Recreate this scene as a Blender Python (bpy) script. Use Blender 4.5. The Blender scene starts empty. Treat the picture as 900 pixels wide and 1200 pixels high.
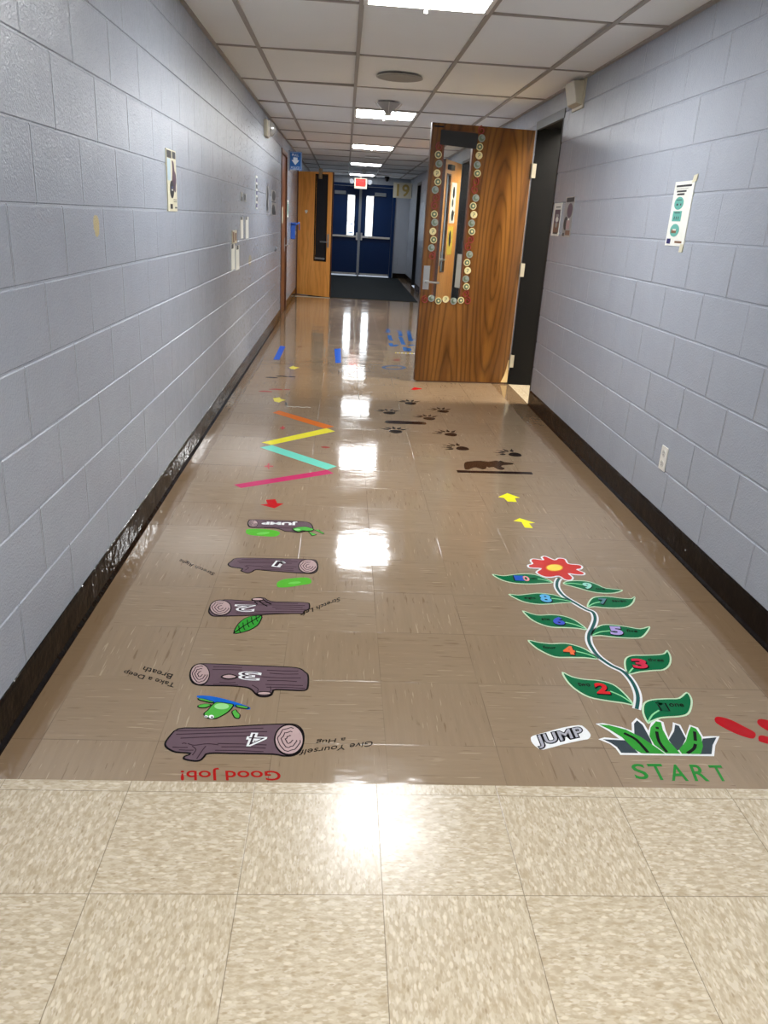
import bpy, bmesh, math, random
from mathutils import Vector, Matrix
random.seed(7)
C = bpy.context.scene.collection
PI = math.pi
# ------------------------------------------------------------------ camera
F, PITCH, YAW, ROLL, H = 898.696, .362625, .068605, .060587, 1.334325
XL, XR, ZC = -.8471, 1.5440, 2.2820
fw = Vector((math.sin(YAW)*math.cos(PITCH), math.cos(YAW)*math.cos(PITCH), -math.sin(PITCH)))
_r = Vector((math.cos(YAW), -math.sin(YAW), 0)); _u = _r.cross(fw)
RT = math.cos(ROLL)*_r + math.sin(ROLL)*_u
UP = -math.sin(ROLL)*_r + math.cos(ROLL)*_u
CAM = Vector((0, 0, H))
cd = bpy.data.cameras.new('camera'); co = bpy.data.objects.new('camera', cd); C.objects.link(co)
cd.sensor_fit = 'VERTICAL'; cd.sensor_height = 36; cd.lens = F/1200*36; cd.clip_start = .02
M = Matrix((RT, UP, -fw)).transposed().to_4x4(); M.translation = CAM
co.matrix_world = M
bpy.context.scene.camera = co

# measured pixel of the photograph -> point on the floor / a wall of the real corridor
def ray(x, y): return fw*F + RT*(x-450) - UP*(y-600)
def hit(x, y, ax, val):
    d = ray(x, y); return CAM + d*((val-CAM[ax])/d[ax])
def fl(x, y): h = hit(x, y, 2, 0); return (h.x, h.y)
def lw(x, y): h = hit(x, y, 0, XL); return (h.y, h.z)
def rw(x, y): h = hit(x, y, 0, XR); return (h.y, h.z)
def crop(ox, oy, s, pts): return [(ox+x/s, oy+y/s) for x, y in pts]

# ------------------------------------------------------------------ materials
class N:
    def __init__(s, name):
        s.mat = bpy.data.materials.new(name); s.mat.use_nodes = True
        s.t = s.mat.node_tree; s.t.nodes.clear()
        s.out = s.t.nodes.new('ShaderNodeOutputMaterial')
    def n(s, typ, props=None, **ins):
        nd = s.t.nodes.new(typ)
        for k, v in (props or {}).items(): setattr(nd, k, v)
        for k, v in ins.items():
            key = int(k[1:]) if k[0] == 'i' and k[1:].isdigit() else k.replace('_', ' ')
            s.set(nd.inputs[key], v)
        return nd
    def set(s, inp, v):
        if isinstance(v, bpy.types.NodeSocket): s.t.links.new(v, inp)
        else: inp.default_value = v
    def m(s, op, a, b=0., c=0.):
        nd = s.t.nodes.new('ShaderNodeMath'); nd.operation = op
        s.set(nd.inputs[0], a); s.set(nd.inputs[1], b)
        if op in ('MULTIPLY_ADD', 'SMOOTH_MIN', 'WRAP', 'COMPARE'): s.set(nd.inputs[2], c)
        return nd.outputs[0]
    def xyz(s):
        g = s.n('ShaderNodeNewGeometry'); sp = s.n('ShaderNodeSeparateXYZ', Vector=g.outputs['Position']); return sp.outputs
    def objxyz(s):
        g = s.n('ShaderNodeTexCoord'); sp = s.n('ShaderNodeSeparateXYZ', Vector=g.outputs['Object']); return sp.outputs
    def vec(s, x, y, z): return s.n('ShaderNodeCombineXYZ', X=x, Y=y, Z=z).outputs[0]
    def noise(s, v, scale, detail=3., rough=.5, dist=0.):
        return s.n('ShaderNodeTexNoise', Vector=v, Scale=scale, Detail=detail, Roughness=rough, Distortion=dist).outputs[0]
    def ramp(s, f, stops, interp='LINEAR'):
        nd = s.t.nodes.new('ShaderNodeValToRGB'); cr = nd.color_ramp; cr.interpolation = interp
        while len(cr.elements) < len(stops): cr.elements.new(.5)
        for e, (p, c) in zip(cr.elements, stops):
            e.position = p; e.color = (*c, 1) if len(c) == 3 else c
        s.set(nd.inputs[0], f); return nd.outputs[0]
    def mapr(s, f, a, b, c=0., d=1.):
        nd = s.t.nodes.new('ShaderNodeMapRange'); s.set(nd.inputs[0], f)
        nd.interpolation_type = 'SMOOTHSTEP'
        for i, v in enumerate((a, b, c, d)): s.set(nd.inputs[1+i], v)
        return nd.outputs[0]
    def mix(s, f, a, b, mode='MIX'):
        nd = s.t.nodes.new('ShaderNodeMix'); nd.data_type = 'RGBA'; nd.blend_type = mode
        s.set(nd.inputs[0], f)
        s.set(nd.inputs[6], (*a, 1) if isinstance(a, tuple) and len(a) == 3 else a)
        s.set(nd.inputs[7], (*b, 1) if isinstance(b, tuple) and len(b) == 3 else b)
        return nd.outputs[2]
    def bump(s, h, strength=.3, dist=.01, normal=None):
        nd = s.n('ShaderNodeBump', Strength=strength, Distance=dist, Height=h)
        if normal is not None: s.set(nd.inputs['Normal'], normal)
        return nd.outputs[0]
    def bsdf(s, col, rough=.5, metal=0., normal=None, spec=.5, **kw):
        b = s.n('ShaderNodeBsdfPrincipled')
        s.set(b.inputs['Base Color'], (*col, 1) if isinstance(col, tuple) and len(col) == 3 else col)
        s.set(b.inputs['Roughness'], rough); s.set(b.inputs['Metallic'], metal)
        s.set(b.inputs['Specular IOR Level'], spec)
        if normal is not None: s.set(b.inputs['Normal'], normal)
        for k, v in kw.items(): s.set(b.inputs[k.replace('_', ' ')], v)
        s.t.links.new(b.outputs[0], s.out.inputs[0]); return s.mat

def lin(r, g, b):
    f = lambda c: (c/255/12.92) if c/255 <= .04045 else ((c/255+.055)/1.055)**2.4
    return (f(r), f(g), f(b))
_pc = {}
def plain(name, rgb, rough=.45, metal=0., var=.06, spec=.5):
    if name in _pc: return _pc[name]
    k = N(name); g = k.objxyz(); v = k.vec(g[0], g[1], g[2])
    f = k.noise(v, 40., 3.)
    a = tuple(max(0, c*(1-var)) for c in rgb); b = tuple(min(1, c*(1+var)) for c in rgb)
    _pc[name] = k.bsdf(k.mix(f, a, b), rough, metal, spec=spec); return _pc[name]
def vinyl(name, r, g, b, rough=.12): return plain('vinyl_'+name, lin(r, g, b), rough, 0, .08, .12)
def glow(name, rgb, st):
    k = N(name); e = k.n('ShaderNodeEmission', Color=(*rgb, 1), Strength=st)
    k.t.links.new(e.outputs[0], k.out.inputs[0]); return k.mat

def wall_mat(name, phase, stain=None):
    k = N(name); g = k.xyz(); x, y, z = g[0], g[1], g[2]
    along = k.m('ADD', x, y)              # end walls run along x, corridor walls along y
    crs = k.m('DIVIDE', k.m('SUBTRACT', z, .1016), .2032)
    ci = k.m('FLOOR', crs)
    par = k.m('MULTIPLY', k.m('MODULO', k.m('ADD', ci, 11.), 2.), .2032)
    uu = k.m('DIVIDE', k.m('ADD', k.m('ADD', along, par), phase), .4064)
    fu = k.m('FRACT', k.m('ADD', uu, 40.))
    du = k.m('MULTIPLY', k.m('MINIMUM', fu, k.m('SUBTRACT', 1., fu)), .4064)
    joint = k.mapr(du, .001, .0065, 1., 0.)
    # mortar filled with paint here and there
    fade = k.mapr(k.noise(k.vec(x, y, z), 1.7, 2.), .36, .56, .3, 1.)
    joint = k.m('MULTIPLY', joint, fade)
    p = k.vec(x, y, z)
    fine = k.noise(p, 130., 2., .6)
    mid = k.noise(p, 45., 3., .6)
    big = k.noise(p, 6., 3.)
    blk = k.n('ShaderNodeTexWhiteNoise', {'noise_dimensions': '2D'}, Vector=k.vec(k.m('FLOOR', uu), ci, 0.)).outputs['Value']
    h = k.m('ADD', k.m('MULTIPLY', fine, .75), k.m('MULTIPLY', mid, .3))
    nrm = k.bump(h, .75, .0045)
    h2 = k.m('ADD', k.m('MULTIPLY', k.m('MULTIPLY', k.m('SUBTRACT', blk, .5), fu), 1.6), k.m('MULTIPLY', big, 1.2))
    h2 = k.m('SUBTRACT', h2, k.m('MULTIPLY', joint, 2.6))
    nrm = k.bump(h2, .8, .0045, nrm)
    c = k.mix(big, lin(160, 166, 177), lin(168, 174, 185))
    c = k.mix(k.m('MULTIPLY', joint, .35), c, lin(196, 198, 204))
    if stain: c = stain(k, c, y, z)
    return k.bsdf(c, k.mapr(mid, .3, .7, .15, .24), normal=nrm, spec=.42)

def left_stain(k, c, y, z):
    for (y0, z0, sy, sz, col, am) in ((2.84, 1.263, .034, .036, lin(196, 180, 140), 1.), (7.35, .93, .12, .05, lin(190, 180, 130), .45)):
        a = k.m('DIVIDE', k.m('SUBTRACT', y, y0), sy); b = k.m('DIVIDE', k.m('SUBTRACT', z, z0), sz)
        r = k.m('SQRT', k.m('ADD', k.m('MULTIPLY', a, a), k.m('MULTIPLY', b, b)))
        r = k.m('ADD', r, k.m('MULTIPLY', k.m('SUBTRACT', k.noise(k.vec(y, z, 0.), 40., 3.), .5), .8))
        c = k.mix(k.mapr(r, .9, 1., am, 0.), c, col)
    return c

def tile_nodes(k, x, y, x0, y0, T=.3048):
    u = k.m('DIVIDE', k.m('SUBTRACT', x, x0), T); v = k.m('DIVIDE', k.m('SUBTRACT', y, y0), T)
    iu, iv = k.m('FLOOR', u), k.m('FLOOR', v)
    fu, fv = k.m('SUBTRACT', u, iu), k.m('SUBTRACT', v, iv)
    par = k.m('MODULO', k.m('ADD', k.m('ADD', iu, iv), 200.), 2.)
    d = k.m('MINIMUM', k.m('MINIMUM', fu, k.m('SUBTRACT', 1., fu)), k.m('MINIMUM', fv, k.m('SUBTRACT', 1., fv)))
    d = k.m('MULTIPLY', d, T)
    wn = k.n('ShaderNodeTexWhiteNoise', {'noise_dimensions': '2D'}, Vector=k.vec(iu, iv, 0.))
    return u, v, iu, iv, fu, fv, par, d, wn

def floor_brown():
    k = N('brown_floor_tile'); g = k.xyz(); x, y = g[0], g[1]
    u, v, iu, iv, fu, fv, par, d, wn = tile_nodes(k, x, y, -.448, .2)
    seam = k.mapr(d, .0004, .0014, 1., 0.)
    seam = k.m('MULTIPLY', seam, k.mapr(k.noise(k.vec(x, y, 0.), 2.3, 2.), .35, .65, .15, 1.))
    # streak direction alternates tile by tile
    a = k.m('ADD', k.m('MULTIPLY', x, par), k.m('MULTIPLY', y, k.m('SUBTRACT', 1., par)))
    b = k.m('ADD', k.m('MULTIPLY', y, par), k.m('MULTIPLY', x, k.m('SUBTRACT', 1., par)))
    seed = k.m('MULTIPLY', wn.outputs['Value'], 17.)
    s1 = k.noise(k.vec(k.m('MULTIPLY', a, 60.), k.m('MULTIPLY', b, 4.5), seed), 1., 3., .6)
    s2 = k.noise(k.vec(k.m('MULTIPLY', a, 130.), k.m('MULTIPLY', b, 9.), k.m('ADD', seed, 5.)), 1., 2., .5)
    col = k.mix(s1, lin(138, 118, 95), lin(157, 136, 111))
    col = k.mix(k.mapr(s2, .655, .72, 0., .42), col, lin(196, 176, 148))
    col = k.mix(k.mapr(s2, .345, .29, 0., .55), col, lin(108, 84, 60))
    col = k.mix(k.m('MULTIPLY', wn.outputs['Value'], .22), col, lin(132, 108, 82))
    # old wax border along both walls
    edge = k.m('MINIMUM', k.m('SUBTRACT', x, XL), k.m('SUBTRACT', k.m('SUBTRACT', XR, x), .065))
    wob = k.m('MULTIPLY', k.m('SUBTRACT', k.noise(k.vec(x, y, 0.), 4., 4.), .5), .05)
    band = k.mapr(k.m('ADD', edge, wob), .088, .098, 1., 0.)
    col = k.mix(k.m('MULTIPLY', band, .62), col, lin(112, 86, 58))
    col = k.mix(k.m('MULTIPLY', seam, .6), col, lin(62, 48, 34))
    # each tile lies at a slightly different tilt, thick wax ripples over them
    tx = k.m('MULTIPLY', k.m('SUBTRACT', k.n('ShaderNodeSeparateColor', Color=wn.outputs['Color']).outputs[0], .5), fu)
    ty = k.m('MULTIPLY', k.m('SUBTRACT', k.n('ShaderNodeSeparateColor', Color=wn.outputs['Color']).outputs[1], .5), fv)
    h = k.m('MULTIPLY', k.m('ADD', tx, ty), .55)
    h = k.m('ADD', h, k.m('MULTIPLY', k.noise(k.vec(x, y, 0.), 5.5, 3., .55), .55))
    h = k.m('ADD', h, k.m('MULTIPLY', k.noise(k.vec(k.m('MULTIPLY', x, .35), y, 0.), 24., 2., .5), .19))
    h = k.m('SUBTRACT', h, k.m('MULTIPLY', seam, .12))
    nrm = k.bump(h, .35, .0045)
    ro = k.mapr(k.noise(k.vec(x, y, 3.), 3., 4.), .3, .75, .05, .13)
    return k.bsdf(col, ro, normal=nrm, spec=.5)

def floor_beige(name='beige_floor_tile', x0=-.479, y0=1.226):
    k = N(name); g = k.xyz(); x, y = g[0], g[1]
    u, v, iu, iv, fu, fv, par, d, wn = tile_nodes(k, x, y, x0, y0)
    seam = k.mapr(d, .0004, .0013, 1., 0.)
    a = k.m('ADD', k.m('MULTIPLY', x, par), k.m('MULTIPLY', y, k.m('SUBTRACT', 1., par)))
    b = k.m('ADD', k.m('MULTIPLY', y, par), k.m('MULTIPLY', x, k.m('SUBTRACT', 1., par)))
    w = k.n('ShaderNodeTexNoise', Vector=k.vec(x, y, 0.), Scale=60., Detail=2.).outputs['Color']
    def chips(sx, sy, off, rnd=1.):
        vv = k.vec(k.m('MULTIPLY', a, sx), k.m('ADD', k.m('MULTIPLY', b, sy), off), off)
        vv = k.mix(.12, vv, w, 'ADD')
        vo = k.n('ShaderNodeTexVoronoi', Vector=vv, Scale=1.)
        sc = k.n('ShaderNodeSeparateColor', Color=vo.outputs['Color']).outputs
        dist = vo.outputs['Distance']
        return sc, dist
    c1, d1 = chips(120., 52., 3.)
    c2, d2 = chips(165., 70., 11.)
    n = k.noise(k.vec(x, y, 0.), 30., 3.)
    na = k.noise(k.vec(k.m('MULTIPLY', a, 105.), k.m('MULTIPLY', b, 44.), 7.), 1., 2., .55)
    nb = k.noise(k.vec(k.m('MULTIPLY', a, 72.), k.m('MULTIPLY', b, 30.), 19.), 1., 2., .6)
    col = k.mix(k.mapr(na, .36, .62), lin(184, 167, 141), lin(200, 186, 161))
    col = k.mix(k.mapr(nb, .56, .62, 0., .55), col, lin(216, 205, 184))
    col = k.mix(k.mapr(nb, .42, .36, 0., .4), col, lin(174, 153, 121))
    m1 = k.m('MULTIPLY', k.mapr(c1[0], .68, .72, 0., 1.), k.mapr(d1, .3, .55, .6, 0.))
    col = k.mix(m1, col, lin(224, 213, 190))
    m2 = k.m('MULTIPLY', k.mapr(c2[0], .76, .8, 0., 1.), k.mapr(d2, .25, .5, .42, 0.))
    col = k.mix(m2, col, lin(160, 138, 106))
    m3 = k.m('MULTIPLY', k.mapr(c2[1], .9, .93, 0., 1.), k.mapr(d2, .2, .42, .35, 0.))
    col = k.mix(m3, col, lin(138, 116, 92))
    sp = k.noise(k.vec(x, y, 9.), 55., 1.)
    col = k.mix(k.mapr(sp, .845, .86, 0., .8), col, lin(50, 42, 36))
    col = k.mix(k.m('MULTIPLY', seam, .62), col, lin(84, 68, 48))
    h = k.m('SUBTRACT', k.m('MULTIPLY', k.noise(k.vec(x, y, 0.), 9., 3.), .5), k.m('MULTIPLY', seam, .25))
    h = k.m('ADD', h, k.m('MULTIPLY', n, .06))
    return k.bsdf(col, k.mapr(k.noise(k.vec(x, y, 3.), 6., 3.), .3, .7, .19, .26), normal=k.bump(h, .3, .0025), spec=.36)

def wood(name, dark, mid, light, field=None, rough=.28, scale=1.):
    k = N(name); g = k.objxyz(); u, z = g[0], g[2]
    wob = k.noise(k.vec(k.m('MULTIPLY', u, 5.), g[1], k.m('MULTIPLY', z, .9)), 1., 3., .55)
    if field:
        f = None
        for (cu, cz, su, sz) in field:
            a = k.m('DIVIDE', k.m('SUBTRACT', u, cu), su); b = k.m('DIVIDE', k.m('SUBTRACT', z, cz), sz)
            r = k.m('SQRT', k.m('ADD', k.m('MULTIPLY', a, a), k.m('MULTIPLY', b, b)))
            f = r if f is None else k.m('SMOOTH_MIN', f, r, .5)
        ph = k.m('ADD', k.m('MULTIPLY', f, 3.1*scale), k.m('MULTIPLY', wob, 1.5))
    else:
        f = None
        ph = k.m('ADD', k.m('MULTIPLY', u, 26.*scale), k.m('MULTIPLY', wob, 4.5))
    ring = k.m('FRACT', ph)
    ring = k.m('ABSOLUTE', k.m('SUBTRACT', k.m('MULTIPLY', ring, 2.), 1.))
    band = k.m('POWER', ring, 2.6)
    fib = k.noise(k.vec(k.m('MULTIPLY', u, 260.), g[1], k.m('MULTIPLY', z, 7.)), 1., 3., .6)
    broad = k.noise(k.vec(k.m('MULTIPLY', u, 9.), g[1], k.m('MULTIPLY', z, .7)), 1., 2.)
    c = k.mix(k.mapr(broad, .3, .7), mid, light)
    c = k.mix(k.m('MULTIPLY', band, .6), c, dark)
    c = k.mix(k.mapr(fib, .45, .8, 0., .4), c, dark)
    return k.bsdf(c, rough, normal=k.bump(fib, .08, .001), spec=.5)

def ceil_mat():
    k = N('acoustic_ceiling_tile'); g = k.xyz(); v = k.vec(g[0], g[1], g[2])
    n1 = k.noise(v, 160., 3., .7); n2 = k.noise(v, 1.4, 3.)
    c = k.mix(n2, lin(234, 233, 231), lin(243, 243, 241))
    c = k.mix(k.mapr(n1, .62, .75, 0., .25), c, lin(150, 145, 138))
    return k.bsdf(c, .85, normal=k.bump(n1, .4, .003), spec=.3)

MW_L = wall_mat('painted_block_left', -.0416, left_stain)
MW_R = wall_mat('painted_block_right', -.0012+.2032)
MFB = floor_brown(); MFC = floor_beige()
MCEIL = ceil_mat()
MTEE = plain('ceiling_tee_metal', lin(158, 150, 142), .5, 0)
def base_mat():
    k = N('black_vinyl_base'); g = k.xyz(); v = k.vec(g[0], g[1], g[2])
    n = k.noise(v, 11., 3., .6); sc = k.noise(v, 60., 3.)
    c = k.mix(sc, lin(13, 9, 8), lin(24, 17, 14))
    return k.bsdf(c, k.mapr(n, .3, .7, .05, .2), normal=k.bump(n, .6, .013), spec=.14)
MBASE = base_mat()
MDOOR = wood('book_matched_veneer', lin(46, 25, 9), lin(98, 60, 24), lin(136, 90, 38),
             [(.645, 1.0, .085, .72), (.29, -.6, .09, 1.15), (.98, .3, .1, .9)], .25, .85)
MDOOR2 = wood('orange_oak_veneer', lin(208, 136, 62), lin(236, 160, 76), lin(246, 176, 94), None, .3, .5)
MDOOR3 = wood('red_brown_veneer', lin(92, 50, 26), lin(120, 72, 42), lin(140, 88, 52), None, .3, .7)
MEDGE = plain('raw_door_edge', lin(200, 160, 100), .5)
MEDGED = plain('dark_door_edge', lin(84, 48, 26), .45)
MBLK = plain('black_frame_paint', lin(5, 5, 7), .5, 0, .2, .2)
MBRN = plain('brown_frame_paint', lin(96, 60, 38), .4)
MNAVY = plain('navy_door_paint', lin(2, 38, 82), .4, 0, .1, .22)
MSTEEL = plain('brushed_steel', lin(190, 192, 192), .3, .85, .05)
MSTEELP = plain('grey_painted_steel', lin(120, 124, 130), .4)
MWHITE = plain('white_plastic', lin(225, 222, 214), .4)
MCREAM = plain('cream_plastic', lin(196, 188, 166), .45)
MPAPER = plain('white_paper', lin(226, 226, 218), .55)
MGREYP = plain('grey_paper', lin(138, 138, 136), .5)
MBLACKP = plain('black_paper', lin(24, 26, 30), .5)
def glass_mat(name, tint):
    k = N(name)
    tr = k.n('ShaderNodeBsdfTransparent', Color=(*tint, 1)); gl = k.n('ShaderNodeBsdfGlossy', Color=(1, 1, 1, 1), Roughness=.03)
    fr = k.n('ShaderNodeFresnel', IOR=1.45)
    mx = k.n('ShaderNodeMixShader', Fac=fr.outputs[0]); k.t.links.new(tr.outputs[0], mx.inputs[1]); k.t.links.new(gl.outputs[0], mx.inputs[2])
    k.t.links.new(mx.outputs[0], k.out.inputs[0]); return k.mat
MGLASS = glass_mat('door_glass', (.93, .95, .94))
MDARKGLASS = plain('dark_door_glass', lin(34, 34, 38), .12)
MPANEL_DIM = glow('light_lens_dim', (.94, .98, 1.), 5.5)  # emission set lower so the far end of the corridor falls darker
MPANEL = glow('light_lens', (.975, .99, 1.), 19.)
MDAY = glow('daylight_glass', (.8, .9, 1.), 2.2)

# ------------------------------------------------------------------ mesh tools
class MB:
    def __init__(s): s.v = []; s.f = []
    def add(s, vs, fs):
        o = len(s.v); s.v += [tuple(v) for v in vs]; s.f += [tuple(o+i for i in f) for f in fs]; return s
    def box(s, x0, x1, y0, y1, z0, z1):
        x0, x1 = sorted((x0, x1)); y0, y1 = sorted((y0, y1)); z0, z1 = sorted((z0, z1))
        return s.add([(x0,y0,z0),(x1,y0,z0),(x1,y1,z0),(x0,y1,z0),(x0,y0,z1),(x1,y0,z1),(x1,y1,z1),(x0,y1,z1)],
                     [(0,3,2,1),(4,5,6,7),(0,1,5,4),(1,2,6,5),(2,3,7,6),(3,0,4,7)])
    def prism(s, pts, t0, t1, fr):          # fr(u, v, w) -> xyz
        n = len(pts)
        ar = sum(pts[i][0]*pts[(i+1) % n][1]-pts[(i+1) % n][0]*pts[i][1] for i in range(n))
        if ar < 0: pts = pts[::-1]
        vs = [fr(u, v, t0) for u, v in pts]+[fr(u, v, t1) for u, v in pts]
        return s.add(vs, [tuple(range(n))[::-1], tuple(range(n, 2*n))]+[(i, (i+1) % n, n+(i+1) % n, n+i) for i in range(n)])
    def ribbon(s, pts, w, t0, t1, fr):      # stroke of given width(s)
        n = len(pts)
        L, Rr = [], []
        for i, (x, y) in enumerate(pts):
            a = pts[max(i-1, 0)]; b = pts[min(i+1, n-1)]
            dx, dy = b[0]-a[0], b[1]-a[1]; l = math.hypot(dx, dy) or 1
            ww = (w if not callable(w) else w(i/(n-1)))/2
            L.append((x-dy/l*ww, y+dx/l*ww)); Rr.append((x+dy/l*ww, y-dx/l*ww))
        for i in range(n-1):
            s.prism([L[i], Rr[i], Rr[i+1], L[i+1]], t0, t1, fr)
        return s
    def tube(s, p, q, r, k=12, r2=None, caps=True):
        p, q = Vector(p), Vector(q); d = (q-p).normalized()
        a = d.orthogonal().normalized(); b = d.cross(a); r2 = r if r2 is None else r2
        vs = [p+(a*math.cos(t)+b*math.sin(t))*r for t in [2*PI*i/k for i in range(k)]]
        vs += [q+(a*math.cos(t)+b*math.sin(t))*r2 for t in [2*PI*i/k for i in range(k)]]
        fs = [(i, (i+1) % k, k+(i+1) % k, k+i) for i in range(k)]
        if caps: fs += [tuple(range(k))[::-1], tuple(range(k, 2*k))]
        return s.add(vs, fs)
    def lathe(s, prof, o, axis='z', k=28):   # prof [(r, h)]
        o = Vector(o); vs = []
        ax = {'z': ((1,0,0),(0,1,0),(0,0,1)), 'x': ((0,1,0),(0,0,1),(1,0,0)), 'y': ((0,0,1),(1,0,0),(0,1,0))}[axis]
        A, B, D = map(Vector, ax)
        for r, h in prof:
            for i in range(k):
                t = 2*PI*i/k; vs.append(o+A*(r*math.cos(t))+B*(r*math.sin(t))+D*h)
        fs = []
        for j in range(len(prof)-1):
            for i in range(k):
                i2 = (i+1) % k; fs.append((j*k+i, j*k+i2, (j+1)*k+i2, (j+1)*k+i))
        fs += [tuple(range(k))[::-1], tuple(range((len(prof)-1)*k, len(prof)*k))]
        return s.add(vs, fs)

ORG = {}
def root_of(o):
    while o.parent: o = o.parent
    return o
def obj(name, mb, mat, parent=None, bevel=0, smooth=False):
    me = bpy.data.meshes.new(name)
    off = Vector((0, 0, 0)); loc = Vector((0, 0, 0))
    if parent is not None: off = ORG.get(root_of(parent).name, off)
    else:
        xs = [v[0] for v in mb.v]; ys = [v[1] for v in mb.v]; zs = [v[2] for v in mb.v]
        off = Vector(((min(xs)+max(xs))/2, (min(ys)+max(ys))/2, min(zs))); loc = off
    me.from_pydata([Vector(v)-off for v in mb.v], [], mb.f)
    bm = bmesh.new(); bm.from_mesh(me)
    bmesh.ops.recalc_face_normals(bm, faces=bm.faces)
    ng = [f for f in bm.faces if len(f.verts) > 4]
    if ng: bmesh.ops.triangulate(bm, faces=ng, ngon_method='EAR_CLIP')
    bm.to_mesh(me); bm.free()
    me.materials.append(mat)
    if smooth:
        for pl in me.polygons: pl.use_smooth = True
        try: me.set_sharp_from_angle(angle=.6)
        except Exception: pass
    o = bpy.data.objects.new(name, me); C.objects.link(o)
    if parent is not None: o.parent = parent
    else: o.location = loc; ORG[o.name] = loc
    if bevel:
        m = o.modifiers.new('bevel', 'BEVEL'); m.width = bevel; m.segments = 2; m.limit_method = 'ANGLE'
    return o
def tag(o, label, cat, group=None):
    o['label'] = label; o['category'] = cat
    if group: o['group'] = group
    return o
def thing(name, label, cat, loc=(0, 0, 0), group=None, world=True, rotz=0):
    o = bpy.data.objects.new(name, None); C.objects.link(o); o.empty_display_size = .05
    o.location = loc; o.rotation_euler = (0, 0, rotz)
    if world: ORG[o.name] = Vector(loc)
    return tag(o, label, cat, group)
def struct(name, mb, mat, parent=None, **k):
    o = obj(name, mb, mat, parent, **k)
    if parent is None: o['kind'] = 'structure'
    return o

def smooth_closed(pts, k=4):
    n = len(pts); out = []
    for i in range(n):
        p0, p1, p2, p3 = pts[i-1], pts[i], pts[(i+1) % n], pts[(i+2) % n]
        for j in range(k):
            t = j/k
            out.append(tuple(.5*((2*p1[c])+(-p0[c]+p2[c])*t+(2*p0[c]-5*p1[c]+4*p2[c]-p3[c])*t*t+(-p0[c]+3*p1[c]-3*p2[c]+p3[c])*t**3) for c in (0, 1)))
    return out
def smooth_open(pts, k=5):
    q = [pts[0]]+list(pts)+[pts[-1]]; out = []
    for i in range(1, len(q)-2):
        p0, p1, p2, p3 = q[i-1], q[i], q[i+1], q[i+2]
        for j in range(k):
            t = j/k
            out.append(tuple(.5*((2*p1[c])+(-p0[c]+p2[c])*t+(2*p0[c]-5*p1[c]+4*p2[c]-p3[c])*t*t+(-p0[c]+3*p1[c]-3*p2[c]+p3[c])*t**3) for c in (0, 1)))
    return out+[pts[-1]]
def inset(pts, d):                           # positive d shrinks
    n = len(pts)
    ar = sum(pts[i][0]*pts[(i+1) % n][1]-pts[(i+1) % n][0]*pts[i][1] for i in range(n))
    s = 1 if ar > 0 else -1; out = []
    for i in range(n):
        a, b, c = pts[i-1], pts[i], pts[(i+1) % n]
        n1 = Vector((-(b[1]-a[1]), b[0]-a[0])); n2 = Vector((-(c[1]-b[1]), c[0]-b[0]))
        if n1.length: n1.normalize()
        if n2.length: n2.normalize()
        m = n1+n2
        if m.length < .3: m = n1
        else: m.normalize(); m = m/max(.55, m.dot(n1))
        out.append((b[0]+m.x*d*s, b[1]+m.y*d*s))
    return out
def ell(cx, cy, rx, ry, ang=0, k=28):
    return [(cx+rx*math.cos(t)*math.cos(ang)-ry*math.sin(t)*math.sin(ang), cy+rx*math.cos(t)*math.sin(ang)+ry*math.sin(t)*math.cos(ang)) for t in [2*PI*i/k for i in range(k)]]

fr_floor = lambda u, v, w: (u, v, w)
fr_left = lambda u, v, w: (XL+w, u, v)       # u along y, v up
fr_right = lambda u, v, w: (XR-w, u, v)
LT = .0006
def fpts(px): return [fl(*p) for p in px]

def text_mb(s, bl, br, tl, t0, t1, fr, off=0., space=1., bold=False):
    cu = bpy.data.curves.new('t', 'FONT'); cu.body = s; cu.extrude = .01; cu.offset = off; cu.space_character = space
    cu.resolution_u = 4
    o = bpy.data.objects.new('t', cu); C.objects.link(o)
    dg = bpy.context.evaluated_depsgraph_get()
    me = bpy.data.meshes.new_from_object(o.evaluated_get(dg))
    xs = [v.co.x for v in me.vertices]; ys = [v.co.y for v in me.vertices]
    x0, x1 = min(xs)+off, max(xs)-off; y0, y1 = min(ys)+off, max(ys)-off
    mb = MB(); vs = []
    for v in me.vertices:
        a = (v.co.x-x0)/(x1-x0); b = (v.co.y-y0)/(y1-y0)
        u = bl[0]+a*(br[0]-bl[0])+b*(tl[0]-bl[0]); w = bl[1]+a*(br[1]-bl[1])+b*(tl[1]-bl[1])
        vs.append(fr(u, w, t1 if v.co.z > 0 else t0))
    mb.add(vs, [tuple(p.vertices) for p in me.polygons])
    bpy.data.objects.remove(o); bpy.data.curves.remove(cu); bpy.data.meshes.remove(me)
    return mb

# ================================================================== SETTING
Y0, Y1 = -3.6, 20.0                          # corridor from behind the camera to the end doors
YS = 1.568                                   # seam between beige and brown tile
mb = MB(); mb.box(XL-.3, XR, Y0, YS, -.1, 0); struct('floor', mb, MFC)
mb = MB(); mb.box(XL-.3, XR, YS, Y1+.4, -.1, 0); struct('floor_corridor', mb, MFB)
# classroom floor beyond the right-hand doorway
MFC2 = floor_beige('classroom_floor_tile', .1, .05)
mb = MB(); mb.box(XR, 5.3, 4.6, 9.0, -.1, 0); struct('floor_classroom', mb, MFC2)
mb = MB(); mb.box(XL, -.22, 14.0, 14.12, 0, .003); struct('trim_1', mb, MCREAM)

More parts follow.
